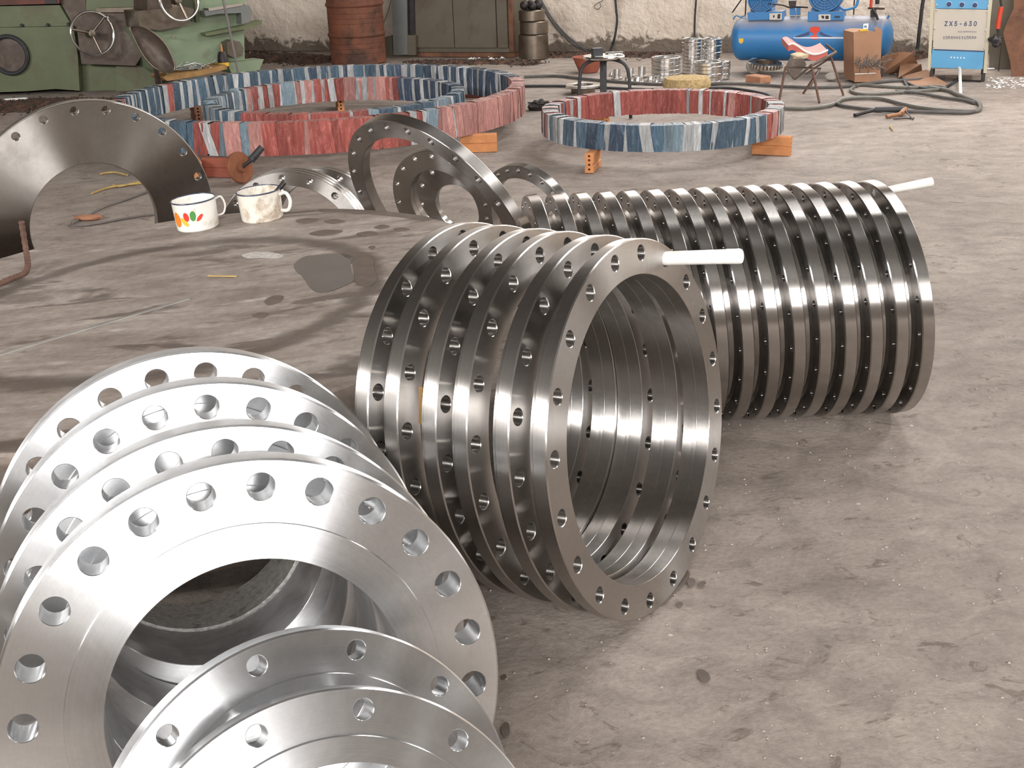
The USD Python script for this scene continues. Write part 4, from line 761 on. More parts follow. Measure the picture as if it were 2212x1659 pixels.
t.part('gauge_bar', rod(onP(1875, 17, .05), onP(1911, 18, .05), .012, 8), 'bearing_steel', world=True); t.part('red_valve', rod(onP(1881, 16, .06), onP(1883, -12, .06), .012, 8), 'red_paint', 'red valve', world=True); t.part('regulator', rod(onP(1895, 9, .05), onP(1896, -14, .05), .018, 10), 'dark_iron', world=True); t.part('pressure_pipe', tube(spline([onP(1886, 20, .06), onP(1892, 30, .12), onP(1896, 42, .15)], 6), .011, 8), 'dark_iron', world=True)
# print on the tank: bent onto its skin
def onskin(pix, mt, name, th=0.004, label=None):
    P = np.array([onP(a, b, TR) for a, b in pix]); inv = np.linalg.inv(t.m); L = (np.c_[P, np.ones(len(P))] @ inv.T)[:, :3]
    poly = Polygon(L[:, [0, 2]]).buffer(0); m = trimesh.creation.triangulate_polygon(poly.segmentize(0.02), engine='earcut'); v2, f = m
    zz = np.clip((v2[:, 1] - TA[2]) / TR, -.98, .98); y = -np.sqrt(1 - zz ** 2) * TR
    out = []
    for o in (0.0005, th * .4): out.append(np.c_[v2[:, 0], y * (TR + o) / TR, TA[2] + zz * (TR + o)])
    n_ = len(v2); tm = trimesh.Trimesh(np.r_[out[0], out[1]], np.r_[f[:, ::-1], f + n_], process=False)
    if tm.face_normals[len(f):, 1].mean() > 0: tm.invert()
    t.part(name, tm, mt, label)
onskin([(1748, 68), (1750, 60), (1760, 58), (1770, 60), (1771, 66), (1765, 71), (1763, 76), (1768, 79), (1766, 85), (1754, 85), (1748, 79), (1757, 76), (1755, 71)], 'red_paint', 'red_emblem', label='red emblem on the tank')
onskin([(1748, 68), (1738, 72), (1720, 78), (1712, 85), (1722, 82), (1748, 76)], 'dark_blue_ink', 'emblem_wing'); onskin([(1771, 68), (1782, 74), (1800, 80), (1780, 79), (1770, 75)], 'dark_blue_ink', 'emblem_wing')
onskin([(1714, 81), (1842, 80.5), (1842, 83.5), (1714, 82.5)], 'white_ink', 'white_stripe', label='white stripe along the tank')
onskin([(1596, 83), (1606, 83), (1606, 90), (1601, 95), (1596, 91)], 'yellow_paint', 'warning_sticker', label='yellow sticker'); onskin([(1864, 53), (1875, 52), (1875, 64), (1864, 64)], 'white_ink', 'white_sticker', label='white sticker')
for sx, sy in ((-.42, -.1), (.42, -.1), (-.42, .1), (.42, .1)):
    k = t.part('wheel_bracket', tr(cbox(0.05, 0.03, TA[2] - TR * .7 - .08, .003), sx * TL * .8, sy, 0.075), 'blue_paint')
    t.part('wheel', moved(lathe(annulus(.012, .068, -.022, .022, .008), 28), np.array([[1, 0, 0, sx * TL * .8], [0, 0, -1, sy - .035 * (1 if sy < 0 else -1)], [0, 1, 0, .068], [0, 0, 0, 1.]])), 'stone')
# cogged ring on its brick in front
g = un(1650, 166); t = Thing('toothed_ring', 'bright toothed ring leaning on a reddish brick under the compressor', 'ring', frame(np.array([0.06, -0.12, 1.0]), g + [0.02, 0.05, 0.10], (0, 1, 0)))
t.part('ring', lathe(annulus(.09, .145, -.02, .02, .003), 40), 'bearing_steel')
t.part('teeth', [moved(tr(cbox(.014, .018, .03, .002), 0, .145, -.015), rotz(a)) for a in np.arange(30) * 2 * PI / 30], 'bright_steel', kind='stuff')
g = un(1640, 180); solo('clay_brick', 'grey red brick under the toothed ring in front of the compressor', 'brick', moved(cbox(.12, .2, .06, .006), rotz(.5, g + [0, .05, 0])), 'dull_clay', group='bricks propping the wrapped rings' if 0 else None)
g = un(1800, 176); solo('pale_stone', 'pale round stone on the floor behind the broken chair', 'stone', tr(blob(.045, 3, .3, 2, (1.3, 1, .8)), *(g + [0, .05, .036])), 'stone')

# ------------------------------------------------------------------ broken chair with a pink seat shell
def Y(px, py, y): return hit(px, py, np.array([0, y, 0]), np.array([0, 1., 0]))
f = [un(1683, 218), un(1770, 222), un(1822, 206), un(1735, 202)]
tp = [Y(1697, 145, 9.50), Y(1753, 140, 9.42), Y(1795, 124, 9.7), Y(1772, 147, 9.85)]
t = Thing('broken_chair', 'broken chair of thin rusty rods with curved pink seat, before the blue compressor', 'chair', np.array([*np.mean(f, 0)[:2], 0]))
for a, b in zip(f, tp): t.part('leg', rod(a, b, .0095, 8), 'rebar_rust', world=True)
for a, b, r in ((Y(1716, 171, 9.5), Y(1753, 141, 9.45), .010), (Y(1753, 141, 9.45), Y(1806, 113, 9.6), .013), (tp[0], Y(1716, 171, 9.5), .008), (tp[3], Y(1752, 185, 9.7), .007), (Y(1795, 124, 9.7), Y(1740, 160, 9.8), .008), (Y(1806, 113, 9.6), Y(1785, 97, 9.7), .010), (tp[0], tp[3], .008)): t.part('frame_rod', rod(a, b, r, 8), 'grimy_iron', world=True)
cur = spline([Y(1703, 98, 9.62), Y(1712, 95, 9.62), Y(1724, 101, 9.6), Y(1740, 112, 9.58), Y(1756, 118, 9.56), Y(1772, 116, 9.55), Y(1788, 109, 9.55)], 5)
wv = np.array([0.03, 0.36, 0.02]); dn_ = np.array([-.004, -.003, -.035])
def strip_mesh(cur, wv, th):
    A, B = cur, cur + wv; V_ = np.concatenate([A, B, A + th, B + th]); n_ = len(cur); f = []
    for k in range(n_ - 1):
        q = [k, k + 1, n_ + k + 1, n_ + k]; f.append(q); f.append([2 * n_ + i for i in (k, n_ + k, n_ + k + 1, k + 1)]); f += [[k, 2 * n_ + k, 2 * n_ + k + 1, k + 1], [n_ + k, n_ + k + 1, 3 * n_ + k + 1, 3 * n_ + k]]
    f += [[0, n_, 3 * n_, 2 * n_], [n_ - 1, 3 * n_ - 1, 4 * n_ - 1, 2 * n_ - 1]]
    f = np.array(f); return trimesh.Trimesh(V_, np.r_[f[:, [0, 1, 2]], f[:, [0, 2, 3]]], process=True)
sm = strip_mesh(cur, wv, np.array([0, -.002, -.045])); sm.fix_normals(); t.part('seat_shell', sm, 'pink_seat', world=True, smooth=40)
t.part('seat_edge', tube(cur + [0, -.006, .003], .0075, 8), 'enamel_white', 'white edge of the seat', world=True)
t.part('seat_padding', blob(.05, 2, .6, 2, (1.6, .8, .5)) if 0 else tr(blob(.05, 2, .6, 2, (1.5, .8, .6)), *(Y(1732, 119, 9.6))), 'pale_foam', world=True)
t.part('seat_board', slab([(1699, 145), (1712, 118), (1735, 121), (1742, 140), (1718, 171)], np.array([0, 9.62, 0]), np.array([0.2, -1, 0.3]) / 1.06, .03), 'grimy_iron', world=True)

# ------------------------------------------------------------------ boxes and cardboard
Pb = un(1872, 178); NB = np.array([0.12, -1, 0]); NB = NB / np.linalg.norm(NB)
t = Thing('cardboard_box', 'worn orange brown cardboard box standing in front of the compressor tank', 'box', np.array([Pb[0], Pb[1] + .1, 0]))
t.part('box_body', slab([(1844, 70), (1858, 66), (1880, 66), (1905, 72), (1901, 176), (1845, 176)], Pb, NB, .22), 'cardboard', world=True)
t.part('top_flap', slab([(1889, 62), (1895, 58), (1904, 63), (1907, 73), (1890, 68)], Pb - .02 * NB, NB, .012), 'cardboard', world=True); t.part('yellow_tape', slab([(1857, 64), (1874, 62), (1874, 67), (1857, 68)], Pb, NB, .02, .004), 'yellow_paint', 'yellow tape', world=True)
t.part('base_fold', slab([(1845, 158), (1890, 156), (1902, 160), (1901, 177), (1845, 177)], Pb, NB, .02, .012), 'cardboard', world=True); t.part('white_edge', slab([(1845, 158.5), (1890, 156.5), (1890, 158.5), (1845, 160.5)], Pb, NB, .02, .016), 'white_paper', world=True)
rng = np.random.default_rng(4); br = []
for k in range(70):
    a = Pb + NB * rng.uniform(.01, .06) + np.array([rng.uniform(-.12, .12), 0, rng.uniform(.12, .17)]); br.append(rod(a, a + np.array([rng.normal(0, .03), rng.normal(0, .01), rng.uniform(-.05, .07)]), .0035, 4))
t.part('dry_twigs', br, 'wire_grey', world=True, kind='stuff')
def floor_sheet(lab, pix, lift, mt='cardboard', th=.006):
    P = np.array([un(a, b, z) for (a, b), z in zip(pix, lift)]); c = P.mean(0); f = [[len(P) * 0, k, k + 1] for k in range(1, len(P) - 1)]
    top, bot = P, P - [0, 0, th]; n_ = len(P); F_ = f + [[a + n_, c_ + n_, b + n_] for a, b, c_ in f]
    for k in range(n_): l = (k + 1) % n_; F_ += [[k, k + n_, l], [l, k + n_, l + n_]]
    m = trimesh.Trimesh(np.r_[top, bot], F_, process=True); m.fix_normals(); solo('cardboard_sheet', lab, 'cardboard', m, mt, group='torn cardboard by the compressor', smooth=False)
floor_sheet('torn cardboard sheet leaning up against the compressor tank end', [(1903, 160), (1905, 122), (1945, 112), (1972, 113), (1985, 143), (1990, 150)], [.008, .17, .2, .2, .06, .01])
floor_sheet('long torn cardboard sheet lying in front of the leaning one', [(1940, 168), (1945, 136), (1990, 138), (1992, 152), (1962, 158)], [.01, .10, .10, .03, .02])
floor_sheet('flat pinkish cardboard sheet nearest the welding machine', [(1944, 166), (1985, 160), (2002, 150), (2020, 165), (2052, 183), (2040, 188), (1970, 187)], [.01, .04, .07, .04, .012, .01, .01])
solo('clay_shard', 'broken orange clay shard inside the small hose coil', 'shard', moved(cbox(.08, .05, .11, .012), rotz(.5, un(1926, 158))), 'clay')
g = un(1920, 166) + [0, .1, 0]; cc = hit(1922, 142, g, np.array([0, 1., 0])); a = np.arange(30) * 2 * PI / 30
solo('hose_coil', 'small upright coil of grey hose leaning on the cardboard', 'hose', [tube(np.c_[cc[0] + .095 * np.cos(a), g[1] - .02 + .02 * np.sin(a), cc[2] + .10 * np.sin(a)], .011, 8, True), tube(np.c_[cc[0] + .012 + .088 * np.cos(a), g[1] + .005 + .02 * np.sin(a), cc[2] + .005 + .095 * np.sin(a)], .010, 8, True)], 'dusty_rubber')
cable('floor_hose', 'grey lead rising from the hose coil over the cardboard', 'hose', [(1962, 190), (1955, 178), (1948, 160), (1942, 148)], .012, 'dusty_rubber')

# ------------------------------------------------------------------ welding machine
Pw = un(2120, 177); Pw[2] = 0
def W_(px, py, d=0.0): return hit(px, py, Pw + NV * d, V)
wl, wr = W_(2006, 160), W_(2131, 160); ww = np.linalg.norm((wr - wl)[:2]); wm_ = rotz(TH, [*((wl + wr) / 2)[:2], 0])
t = Thing('welding_machine', 'beige and blue welding machine lettered ZX5-630 at the right of the back wall', 'welding machine', wm_)
def wp(name, pix, d, depth, mt, label=None, parent=None): return t.part(name, slab(pix, Pw + NV * d, NV, depth), mt, label, world=True, parent=parent)
t.part('body', tr(cbox(ww * .94, .5, .98, .006), 0, .27, .10), 'beige_panel')
wp('left_post', [(2013, -60), (2021, -60), (2010, 152), (2004, 148)], .012, .03, 'beige_post'); wp('right_post', [(2140, -60), (2147, -60), (2131, 158), (2124, 158)], .012, .03, 'beige_post')
p1 = wp('top_panel', [(2022, -60), (2141, -60), (2137, 20), (2020, 18)], .006, .02, 'light_blue_paint'); p2 = wp('front_panel', [(2020, 19), (2137, 21), (2127, 110), (2015, 106)], .004, .02, 'beige_panel'); p3 = wp('bottom_panel', [(2014, 107), (2126, 111), (2122, 150), (2011, 146)], .008, .02, 'light_blue_paint')
wp('panel_lip', [(2018, 106), (2125, 110), (2125, 112.5), (2018, 108.5)], .010, .006, 'dark_blue_ink')
for a, b in ((2050, 9), (2078, 10), (2106, 11)):
    k = t.part('knob', moved(lathe([(0, 0), (.019, 0), (.019, .004), (.014, .006), (.013, .02), (0, .02)], 24), frame(NV, W_(a, b, .006))), 'dark_blue_ink', world=True)
    t.part('knob_ring', moved(lathe(annulus(.0165, .021, 0, .003, .001), 24), frame(NV, W_(a, b, .0065))), 'white_ink', world=True, parent=k)
for a, b in ((2023, 11), (2134, 14), (2023, 22), (2133, 26), (2019, 62), (2129, 66), (2016, 101), (2126, 105)): t.part('screw', moved(lathe([(0, 0), (.009, 0), (.007, .006), (0, .007)], 12), frame(NV, W_(a, b, .004))), 'chrome', world=True)
def letters(text, px0, px1, pyb, pyt, d, mt, bold=True, parent=None, name='lettering'):
    o, e_ = W_(px0, pyb, d), W_(px1, pyb, d); h = np.linalg.norm(W_(px0, pyt, d) - o)
    m = meshkit.text_mesh(text, h, .0015, bold); wd = m.bounds[1][0]; m.apply_scale([np.linalg.norm(e_ - o) / wd, 1, 1])
    x = e_ - o; x /= np.linalg.norm(x); y = np.cross(NV, x); q = np.eye(4); q[:3, 0], q[:3, 1], q[:3, 2], q[:3, 3] = x, y, NV, o
    t.part(name, moved(m, q), mt, f'lettering {text}', world=True, smooth=False, parent=parent)
letters('Z X 5 - 6 3 0', 2039.5, 2109.5, 55.8, 46.3, .0045, 'dark_blue_ink', parent=p2)
# two rows of small printed characters, built from short strokes
STROKES = {'jiang': 'ACM,EGN,KOL,HPQ', 'xi': '1-9,4-6,ABC,DEF,GHI', 0: 0}
def glyph(k):
    """a few strokes on a 10 x 10 cell, like the small printed characters of the maker's line"""
    G = [[(1, 9, 9, 9), (3, 9, 3, 6), (7, 9, 7, 6), (1, 6, 9, 6), (1, 6, 1, 1), (9, 6, 9, 1), (1, 1, 9, 1)], [(1, 8, 4, 8), (1, 5, 4, 5), (2, 9, 2, 1), (6, 9, 6, 1), (5, 7, 9, 7), (9, 7, 9, 2), (5, 4, 9, 4)], [(5, 9, 1, 5), (5, 9, 9, 5), (2, 5, 8, 5), (5, 7, 5, 1), (2, 1, 8, 1)],
         [(1, 9, 1, 1), (1, 9, 4, 9), (4, 9, 4, 5), (1, 5, 4, 5), (6, 9, 9, 9), (6, 6, 9, 6), (6, 9, 6, 1), (6, 3, 9, 1), (9, 3, 6, 1)], [(1, 8, 9, 8), (4, 9, 1, 4), (3, 6, 8, 6), (3, 6, 3, 1), (8, 6, 8, 1), (3, 4, 8, 4)], [(4, 9, 1, 5), (6, 9, 9, 5), (4, 5, 1, 1), (1, 1, 8, 1), (6, 3, 9, 1)], [(1, 9, 8, 9), (8, 9, 8, 1), (1, 7, 6, 7), (1, 5, 6, 5), (1, 5, 1, 2), (6, 5, 6, 2), (1, 2, 6, 2)], [(1, 8, 3, 7), (2, 5, 2, 1), (5, 9, 8, 9), (5, 9, 4, 6), (4, 5, 9, 5), (4, 1, 9, 1), (8, 5, 4, 1)]]
    return G[k % len(G)]
def char_row(n_, px0, px1, py0, py1, mt, th):
    q = []
    for k in range(n_):
        x0 = px0 + (px1 - px0) * k / n_; cw_ = (px1 - px0) / n_ * .82
        for a, b, c_, d_ in glyph(k * 3 + n_): q.append(rod(W_(x0 + cw_ * a / 10, py1 - (py1 - py0) * b / 10, .0048), W_(x0 + cw_ * c_ / 10, py1 - (py1 - py0) * d_ / 10, .0048), th, 4))
    t.part('small_lettering', q, mt, 'row of small printed characters', world=True, smooth=False, parent=p2)
char_row(13, 2037, 2110, 77.5, 84.5, 'grey_ink', .0017); char_row(12, 2069, 2110, 67, 70, 'grey_ink', .001)
for k in range(5): a, b = 2054.5 + 7 * k, 124 + .3 * k; t.part('panel_mark', moved(tr(cbox(.009, .011, .002, .0005), 0, 0, 0), frame(NV, W_(a, b, .008))), 'white_ink', world=True)
for sx, sy in ((-.45, .04), (.45, .04), (-.45, .48), (.45, .48)): t.part('leg', tr(cbox(.03, .03, .1, .003), sx * ww, sy, 0), 'dark_iron')
t.part('crossbar', rod(W_(2060, 174, -.1), W_(2119, 176, .0), .011, 6), 'dark_iron', world=True)
P = spline([W_(2073, 150, .0), W_(2071, 147, .05), W_(2073, 150, .1), un(2074, 175, .12) * .5 + W_(2074, 170, .15) * .5, un(2075, 207, .0)], 6)
t.part('lead', tube(P, .013, 8), 'grey_rod', 'pale grey lead coming out below', world=True)
solo('electrode_holder', 'bright red welding electrode holder hanging beside the welding machine', 'holder', tube(spline([W_(2163, 15, .02), W_(2160, 30, .02), W_(2157, 48, .02), W_(2155, 62, .02)], 5), .019, 12), 'red_paint')
solo('holder_lead', 'lead and metal jaws hanging with the red electrode holder', 'lead', [tube(spline([W_(2160, -60, .02), W_(2160, -20, .02), W_(2163, 14, .02)], 5), .009, 8), tube(spline([W_(2155, 62, .02), W_(2157, 72, .02), W_(2153, 82, .03)], 5), .011, 8), rod(W_(2163, 95, .02), un(2157, 152), .005, 6), tr(blob(.05, 6, .8, 2), *W_(2152, 88, .05))], 'dark_iron')
Pr = un(2190, 164); Pr[2] = 0
solo('rusty_plate', 'big rusty brown steel plate leaning at the right edge', 'plate', slab([(2192, -70), (2330, -70), (2330, 170), (2186, 165), (2182, 132), (2170, 85), (2167, 72), (2176, 48), (2190, 18)], Pr, np.array([-.25, -1, .12]) / np.linalg.norm([-.25, -1, .12]), .014), 'rust_plate', smooth=20)
solo('grey_sheet', 'tall dull grey steel sheet standing between welding machine and rusty plate', 'sheet', slab([(2140, -70), (2210, -70), (2200, 160), (2136, 158)], Pr + V * .45, NV, .02), 'cabinet_grey', smooth=20)
solo('paper_tag', 'small white tag on the floor beside the welding machine', 'tag', moved(cbox(.06, .03, .012, .003), rotz(.1, un(2140, 150))), 'white_paper')

# ------------------------------------------------------------------ green lathe on the left
PA = un(170, 200); PA[2] = 0; NA = np.array([0, -1., 0]); PB = un(300, 207); PB[2] = 0; NBd = np.array([.62, -.79, 0]) / np.linalg.norm([.62, .79])
t = Thing('lathe_machine', 'big green lathe with steel handwheels standing against the wall at the left', 'machine tool', np.array([-4.0, 12.0, 0]))
def la(name, pix, d, depth, mt, label=None, P=PA, n=NA, parent=None): return t.part(name, slab(pix, P + n * d, n, depth), mt, label, world=True, parent=parent, smooth=20)
hb = la('headstock_panel', [(-130, 62), (158, 57), (168, 120), (172, 196), (120, 192), (60, 197), (-130, 204)], 0, .5, 'green_paint')
la('headstock_box', [(-130, 16), (128, 11), (155, 56), (-130, 61)], -.02, .5, 'green_paint'); la('headstock_cap', [(-130, -110), (126, -110), (128, 8), (-130, 15)], .01, .52, 'brown_paint', 'brown painted cap')
la('name_strip', [(97, -12), (123, -12), (123, 7), (97, 9)], .016, .01, 'dark_iron')
la('column', [(120, -110), (182, -110), (186, 30), (182, 62), (162, 64), (150, 40), (128, 0)], -.05, .3, 'grimy_iron'); la('base_panel', [(168, 60), (252, 60), (252, 203), (172, 200)], -.12, .4, 'green_paint')
for a, b in ((47, 55), (103, 54), (148, 52)): t.part('hinge', moved(lathe([(0, 0), (.017, 0), (.014, .015), (0, .015)], 10), frame(NA, hit(a, b, PA, NA))), 'dark_iron', world=True, parent=hb)
c = hit(22, 118, PA, NA); t.part('port_ring', moved(lathe(annulus(.15, .185, 0, .05, .012), 36), frame(NA, c)), 'black_rubber', world=True, parent=hb); t.part('port_cover', moved(lathe([(0, 0), (.15, 0), (.15, .012), (0, .02)], 36), frame(NA, c)), 'grimy_iron', world=True, parent=hb)
la('pedestal', [(250, 138), (352, 146), (348, 206), (250, 208)], -.05, .45, 'green_paint')
la('apron', [(184, 26), (345, 26), (348, 60), (292, 142), (176, 138), (166, 62)], .05, .3, 'grimy_iron'); la('apron_cap', [(186, -60), (290, -60), (290, 22), (186, 26)], .0, .3, 'green_paint'); la('slide_bar', [(208, 18), (288, 16), (288, 26), (208, 27)], .1, .1, 'bearing_steel')
la('cross_slide', [(296, 24), (398, 14), (420, 20), (408, 54), (345, 66), (302, 60)], .14, .3, 'bearing_steel', P=PB, n=NBd); la('tool_post', [(318, -60), (372, -60), (372, 16), (318, 22)], .10, .3, 'grimy_iron', P=PB, n=NBd)
la('bed', [(300, 62), (415, 46), (440, -20), (530, -20), (527, 62), (529, 132), (500, 140), (362, 166), (346, 152)], 0, .45, 'pale_green_paint', P=PB, n=NBd); la('bed_rail', [(443, 72), (540, 52), (566, 44), (566, 52), (540, 61), (446, 78)], .10, .14, 'green_paint', P=PB, n=NBd)
la('tailstock_arm', [(441, 24), (470, 17), (526, 9), (540, 13), (545, 30), (538, 48), (522, 52), (521, 28), (470, 30), (444, 35)], .16, .1, 'sheet_grey', P=PB, n=NBd); la('tailstock_top', [(450, 18), (524, 7), (524, 12), (452, 24)], .17, .12, 'chrome', P=PB, n=NBd); la('upright_bar', [(416, -60), (424, -60), (432, 46), (424, 48)], .05, .05, 'green_paint', P=PB, n=NBd)
la('coolant_motor', [(490, 92), (502, 86), (518, 90), (526, 104), (524, 120), (508, 126), (492, 118)], .12, .14, 'cabinet_grey', P=PB, n=NBd); la('bed_foot', [(490, 136), (570, 128), (560, 152), (500, 158)], .12, .2, 'pale_green_paint', P=PB, n=NBd)
t.part('lever', rod(hit(371, 80, PB + NBd * .02, NBd), hit(375, 80, PB + NBd * .1, NBd), .012, 8), 'chrome', world=True)
def handwheel(px, py, rx, ry, P, n, d):
    c = hit(px, py, P + n * d, n); r = ry / (F / np.linalg.norm(c - CAM_POS)); m = frame(n, c); w = t.part('handwheel', moved(tube([(r * math.cos(a), r * math.sin(a), 0) for a in np.arange(40) * 2 * PI / 40], .0125, 10, True), m), 'chrome', 'polished steel handwheel', world=True)
    for a in (math.radians(165), math.radians(-75), math.radians(45)): t.part('spoke', moved(rod((0, 0, -.03), (r * math.cos(a), r * math.sin(a), 0), .011, 8), m), 'bearing_steel', world=True, parent=w)
    t.part('wheel_hub', moved(tr(lathe([(0, -.1), (.035, -.1), (.03, .015), (0, .02)], 20), 0, 0, -.03), m), 'bearing_steel', world=True, parent=w)
    t.part('wheel_grip', moved(rod((r * .75, r * .66, 0), (r * .75, r * .66, .07), .010, 8), m), 'chrome', world=True, parent=w)
hn = np.array([.55, -.85, .1]); hn /= np.linalg.norm(hn)
handwheel(200, 72, 33, 41, PA, hn, .46); handwheel(387, 0, 22, 39, PB, hn, .34)
# operator's seat, scrap board, can, rod
sp = un(345, 198); q = np.array([0, sp[1] - .15, 0]); nS = np.array([.25, -1, .1]); nS /= np.linalg.norm(nS)
t = Thing('tractor_seat', 'black pressed steel seat on a post, tipped up in front of the green lathe', 'seat', np.array([sp[0], sp[1], 0]))
O_ = spline([(281, 60), (298, 57), (320, 64), (342, 79), (360, 100), (372, 124), (378, 148), (366, 156), (345, 152), (326, 140), (308, 118), (292, 88)], 4, True)
mS = frame(nS, hit(332, 108, q, nS)); inv = np.linalg.inv(mS); L = np.array([(inv @ np.append(hit(a, b, q, nS), 1))[:2] for a, b in O_]); cen = L.mean(0); N_ = len(L); rings = []
for s_, dz in ((1, 0), (.85, -.035), (.6, -.06), (.3, -.072)): rings.append(np.c_[cen + (L - cen) * s_, np.full(N_, dz)])
V_ = np.concatenate(rings + [np.array([[*cen, -.075]])]); f = []
for k in range(3):
    for i in range(N_): j = (i + 1) % N_; f += [[k * N_ + i, (k + 1) * N_ + i, (k + 1) * N_ + j], [k * N_ + i, (k + 1) * N_ + j, k * N_ + j]]
f += [[3 * N_ + i, 4 * N_, 3 * N_ + (i + 1) % N_] for i in range(N_)]; n0 = len(V_); V2 = V_ - [0, 0, .006]; f2 = [[a + n0, c_ + n0, b + n0] for a, b, c_ in f]; f3 = []
for i in range(N_): j = (i + 1) % N_; f3 += [[i, j, n0 + j], [i, n0 + j, n0 + i]]
sm = trimesh.Trimesh(np.r_[V_, V2], f + f2 + f3, process=False); sm.fix_normals(); t.part('seat_pan', moved(sm, mS), 'grimy_iron', world=True, smooth=50)
t.part('seat_rim', moved(tube(np.c_[L, np.zeros(N_)], .007, 8, True), mS), 'bearing_steel', world=True)
t.part('post', rod([sp[0], sp[1], 0], hit(336, 140, q + [0, .09, 0], nS), .028, 12, .022), 'grimy_iron', world=True)
gp = un(352, 175); bp = [hit(a, b, PB + NBd * .4, NBd) for a, b in ((352, 168), (362, 160), (420, 155), (488, 139), (492, 148), (440, 160), (362, 174))]
solo('scrap_board', 'rough wooden board with bright scrap heaped on it, beside the lathe', 'board', slab([(352, 168), (362, 160), (420, 155), (488, 140), (492, 149), (440, 162), (362, 175)], PB + NBd * .42, NBd, .28), 'wood_plank')
rng = np.random.default_rng(21); sc_ = []
for k in range(26):
    a = hit(rng.uniform(375, 462), 155 - rng.uniform(0, 14), PB + NBd * rng.uniform(.2, .36), NBd); a[2] += .02
    sc_.append(moved(cbox(rng.uniform(.1, .22), rng.uniform(.015, .05), .004, .001, False), trimesh.transformations.euler_matrix(rng.normal(0, .4), rng.normal(0, .3), rng.uniform(0, 3)) + np.array([[0, 0, 0, a[0]], [0, 0, 0, a[1]], [0, 0, 0, a[2]], [0, 0, 0, 0]])))
solo('bright_scrap', 'heap of bright steel offcuts on the wooden board by the lathe', 'scrap', sc_, 'scrap_bright', kind='stuff', smooth=False)
t = Thing('oil_can', 'small orange and black oil can at the end of the wooden board', 'oil can', hit(483, 143, PB + NBd * .3, NBd))
t.part('can', lathe([(0, 0), (.05, 0), (.05, .04), (.042, .10), (.03, .13), (0, .13)], 20), 'dark_iron'); t.part('orange_band', lathe(annulus(.042, .0515, .0, .035, .002), 20), 'yellow_paint', 'orange band'); t.part('spout', rod((0, 0, .12), (.0, 0, .2), .012, 8, .006), 'clay')
ra_, rb_ = un(523, 197), hit(474, -40, PB + NBd * .5, NBd); solo('leaning_rod', 'long thin dark rod leaning against the lathe from behind the wrapped rings', 'rod', rod(ra_, rb_, .011, 8), 'wire_grey', base=ra_)

# ------------------------------------------------------------------ swarf and rubble along the wall foot, grit on the floor
def swarf(lab, line, width, h, n_, seed, mt='rust_swarf', chips=True):
    rng = np.random.default_rng(seed); P = spline([un(a, b) for a, b in line], 10); q = []
    gx, gy = len(P), 9; T_ = np.gradient(P, axis=0); T_ /= np.linalg.norm(T_, axis=1)[:, None]; S_ = np.c_[-T_[:, 1], T_[:, 0], 0 * T_[:, 0]]; vv = []
    for i in range(gx):
        for j in range(gy):
            s_ = (j / (gy - 1) - .5) * 2; e_ = math.sin(PI * min(1, max(0, i / (gx - 1)))) ** .3
            z = h * (1 - s_ * s_) * e_ * (.5 + meshkit.fbm(np.array([i * .7, j * .9, seed]), 3, seed)); vv.append(P[i] + S_[i] * s_ * width * (.8 + .4 * meshkit.noise(np.array([i * .5, seed, 0.])) ) + [0, 0, z - .004])
    f = []
    for i in range(gx - 1):
        for j in range(gy - 1): a = i * gy + j; f += [[a, a + gy, a + gy + 1], [a, a + gy + 1, a + 1]]
    m = trimesh.Trimesh(np.array(vv), f, process=False)
    if m.face_normals[:, 2].mean() < 0: m.invert()
    q.append(m); tet = trimesh.Trimesh([[1, 0, 0], [-.5, .8, 0], [-.5, -.8, 0], [0, 0, .8]], [[0, 2, 1], [0, 1, 3], [1, 2, 3], [2, 0, 3]])
    for k in range(n_):
        i = rng.integers(0, gx); s_ = rng.normal(0, .75); p = P[i] + S_[i] * s_ * width + T_[i] * rng.normal(0, .06); zz = h * max(0, 1 - s_ * s_) * .7
        q.append(moved(tet, trimesh.transformations.compose_matrix(scale=rng.uniform(.006, .03, 3), angles=rng.uniform(0, .8, 3) * [1, 1, 7], translate=[p[0], p[1], zz])))
    solo('swarf_heap', lab, 'swarf', q, mt, kind='stuff', smooth=False)
swarf('dark rusty swarf heaped along the wall foot between lathe and drum', [(545, 121), (585, 127), (630, 129), (675, 131), (712, 134)], .25, .07, 500, 1)
swarf('dark rusty swarf spread on the floor in front of the lathe', [(-60, 232), (40, 229), (120, 226), (190, 228), (262, 224)], .35, .05, 500, 2)
swarf('dark rubble along the wall foot behind the stool', [(1185, 119), (1240, 121), (1310, 119), (1380, 120), (1430, 121)], .18, .035, 260, 3)
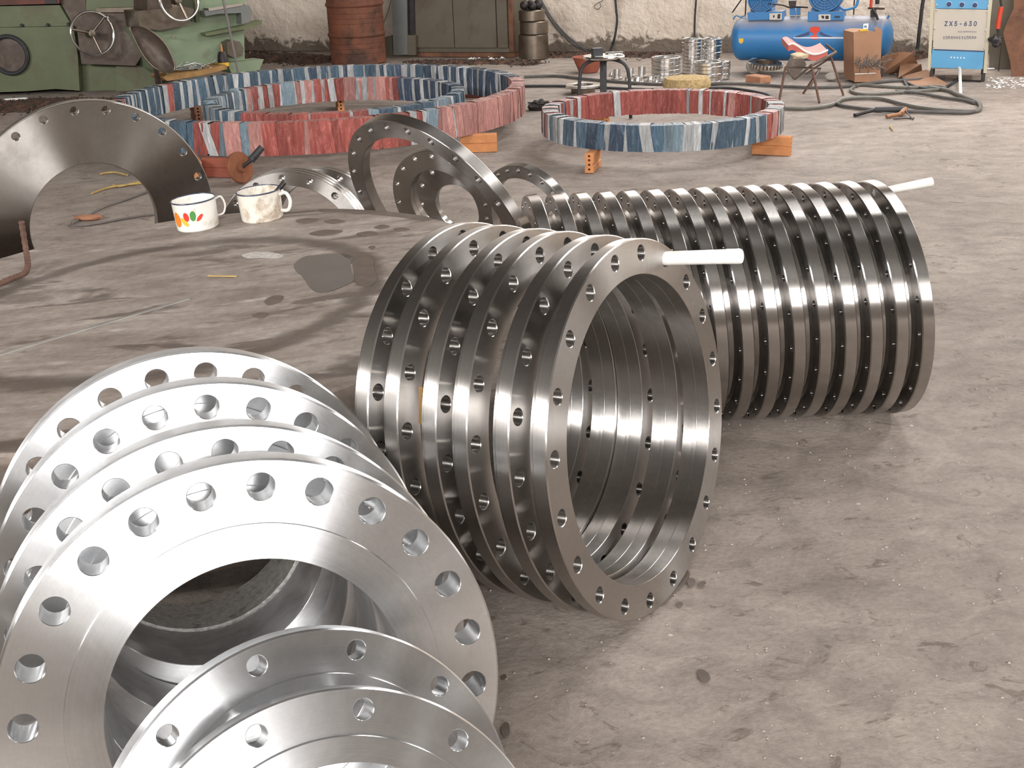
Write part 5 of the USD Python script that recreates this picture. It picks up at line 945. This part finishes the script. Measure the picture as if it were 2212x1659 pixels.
swarf('dark rubble along the foot of the cabinet', [(885, 138), (950, 136), (1030, 135), (1110, 136), (1160, 139)], .14, .035, 240, 5)
swarf('dark rubble at the wall foot behind the welding machine', [(1900, 128), (1945, 126), (1985, 128)], .25, .09, 200, 6)
rng = np.random.default_rng(5); tet = trimesh.Trimesh([[1, 0, 0], [-.5, .8, 0], [-.5, -.8, 0], [0, 0, .9]], [[0, 2, 1], [0, 1, 3], [1, 2, 3], [2, 0, 3]]); q = []
for k in range(900):
    p = un(rng.uniform(900, 2212), 1659 - 1450 * rng.beta(1.3, 1.2)); s_ = rng.uniform(.001, .004) * (1 + .12 * p[1])
    q.append(moved(tet, trimesh.transformations.compose_matrix(scale=[s_, s_ * rng.uniform(.5, 1), s_ * .7], angles=[0, 0, rng.uniform(0, 6)], translate=[p[0], p[1], 0])))
solo('floor_grit', 'pale grit scattered over the open floor', 'grit', q, 'stone', kind='stuff', smooth=False)
q = []
for k in range(120):
    p = un(rng.uniform(2130, 2230), rng.uniform(168, 192)); s_ = rng.uniform(.006, .02); q.append(moved(tet, trimesh.transformations.compose_matrix(scale=[s_, s_, s_ * .5], angles=[0, 0, rng.uniform(0, 6)], translate=[p[0], p[1], 0])))
solo('white_chips', 'white plaster chips strewn on the floor right of the welding machine', 'chips', q, 'white_paper', kind='stuff', smooth=False)

q = []
for k in range(26):
    p = un(rng.uniform(1000, 1145), rng.uniform(122, 133)); s_ = rng.uniform(.012, .04); q.append(moved(tet, trimesh.transformations.compose_matrix(scale=[s_, s_, s_ * .6], angles=[0, 0, rng.uniform(0, 6)], translate=[p[0], p[1], .004])))
solo('plaster_bits', 'pale plaster bits along the foot of the grey cabinet and bearing stack', 'rubble', q, 'white_paper', kind='stuff', smooth=False)
solo('pale_offcut', 'pale flat offcut lying on the dark swarf before the lathe', 'offcut', moved(cbox(.19, .05, .02, .004), rotz(.1, un(36, 224) + [0, 0, .03])), 'white_paper')
solo('cork_chip', 'thin pale sliver lying on the round plate below the oil ring', 'sliver', rod(on_disc(449, 596, .003), on_disc(511, 597, .003), .0022, 5), 'dry_stalk')
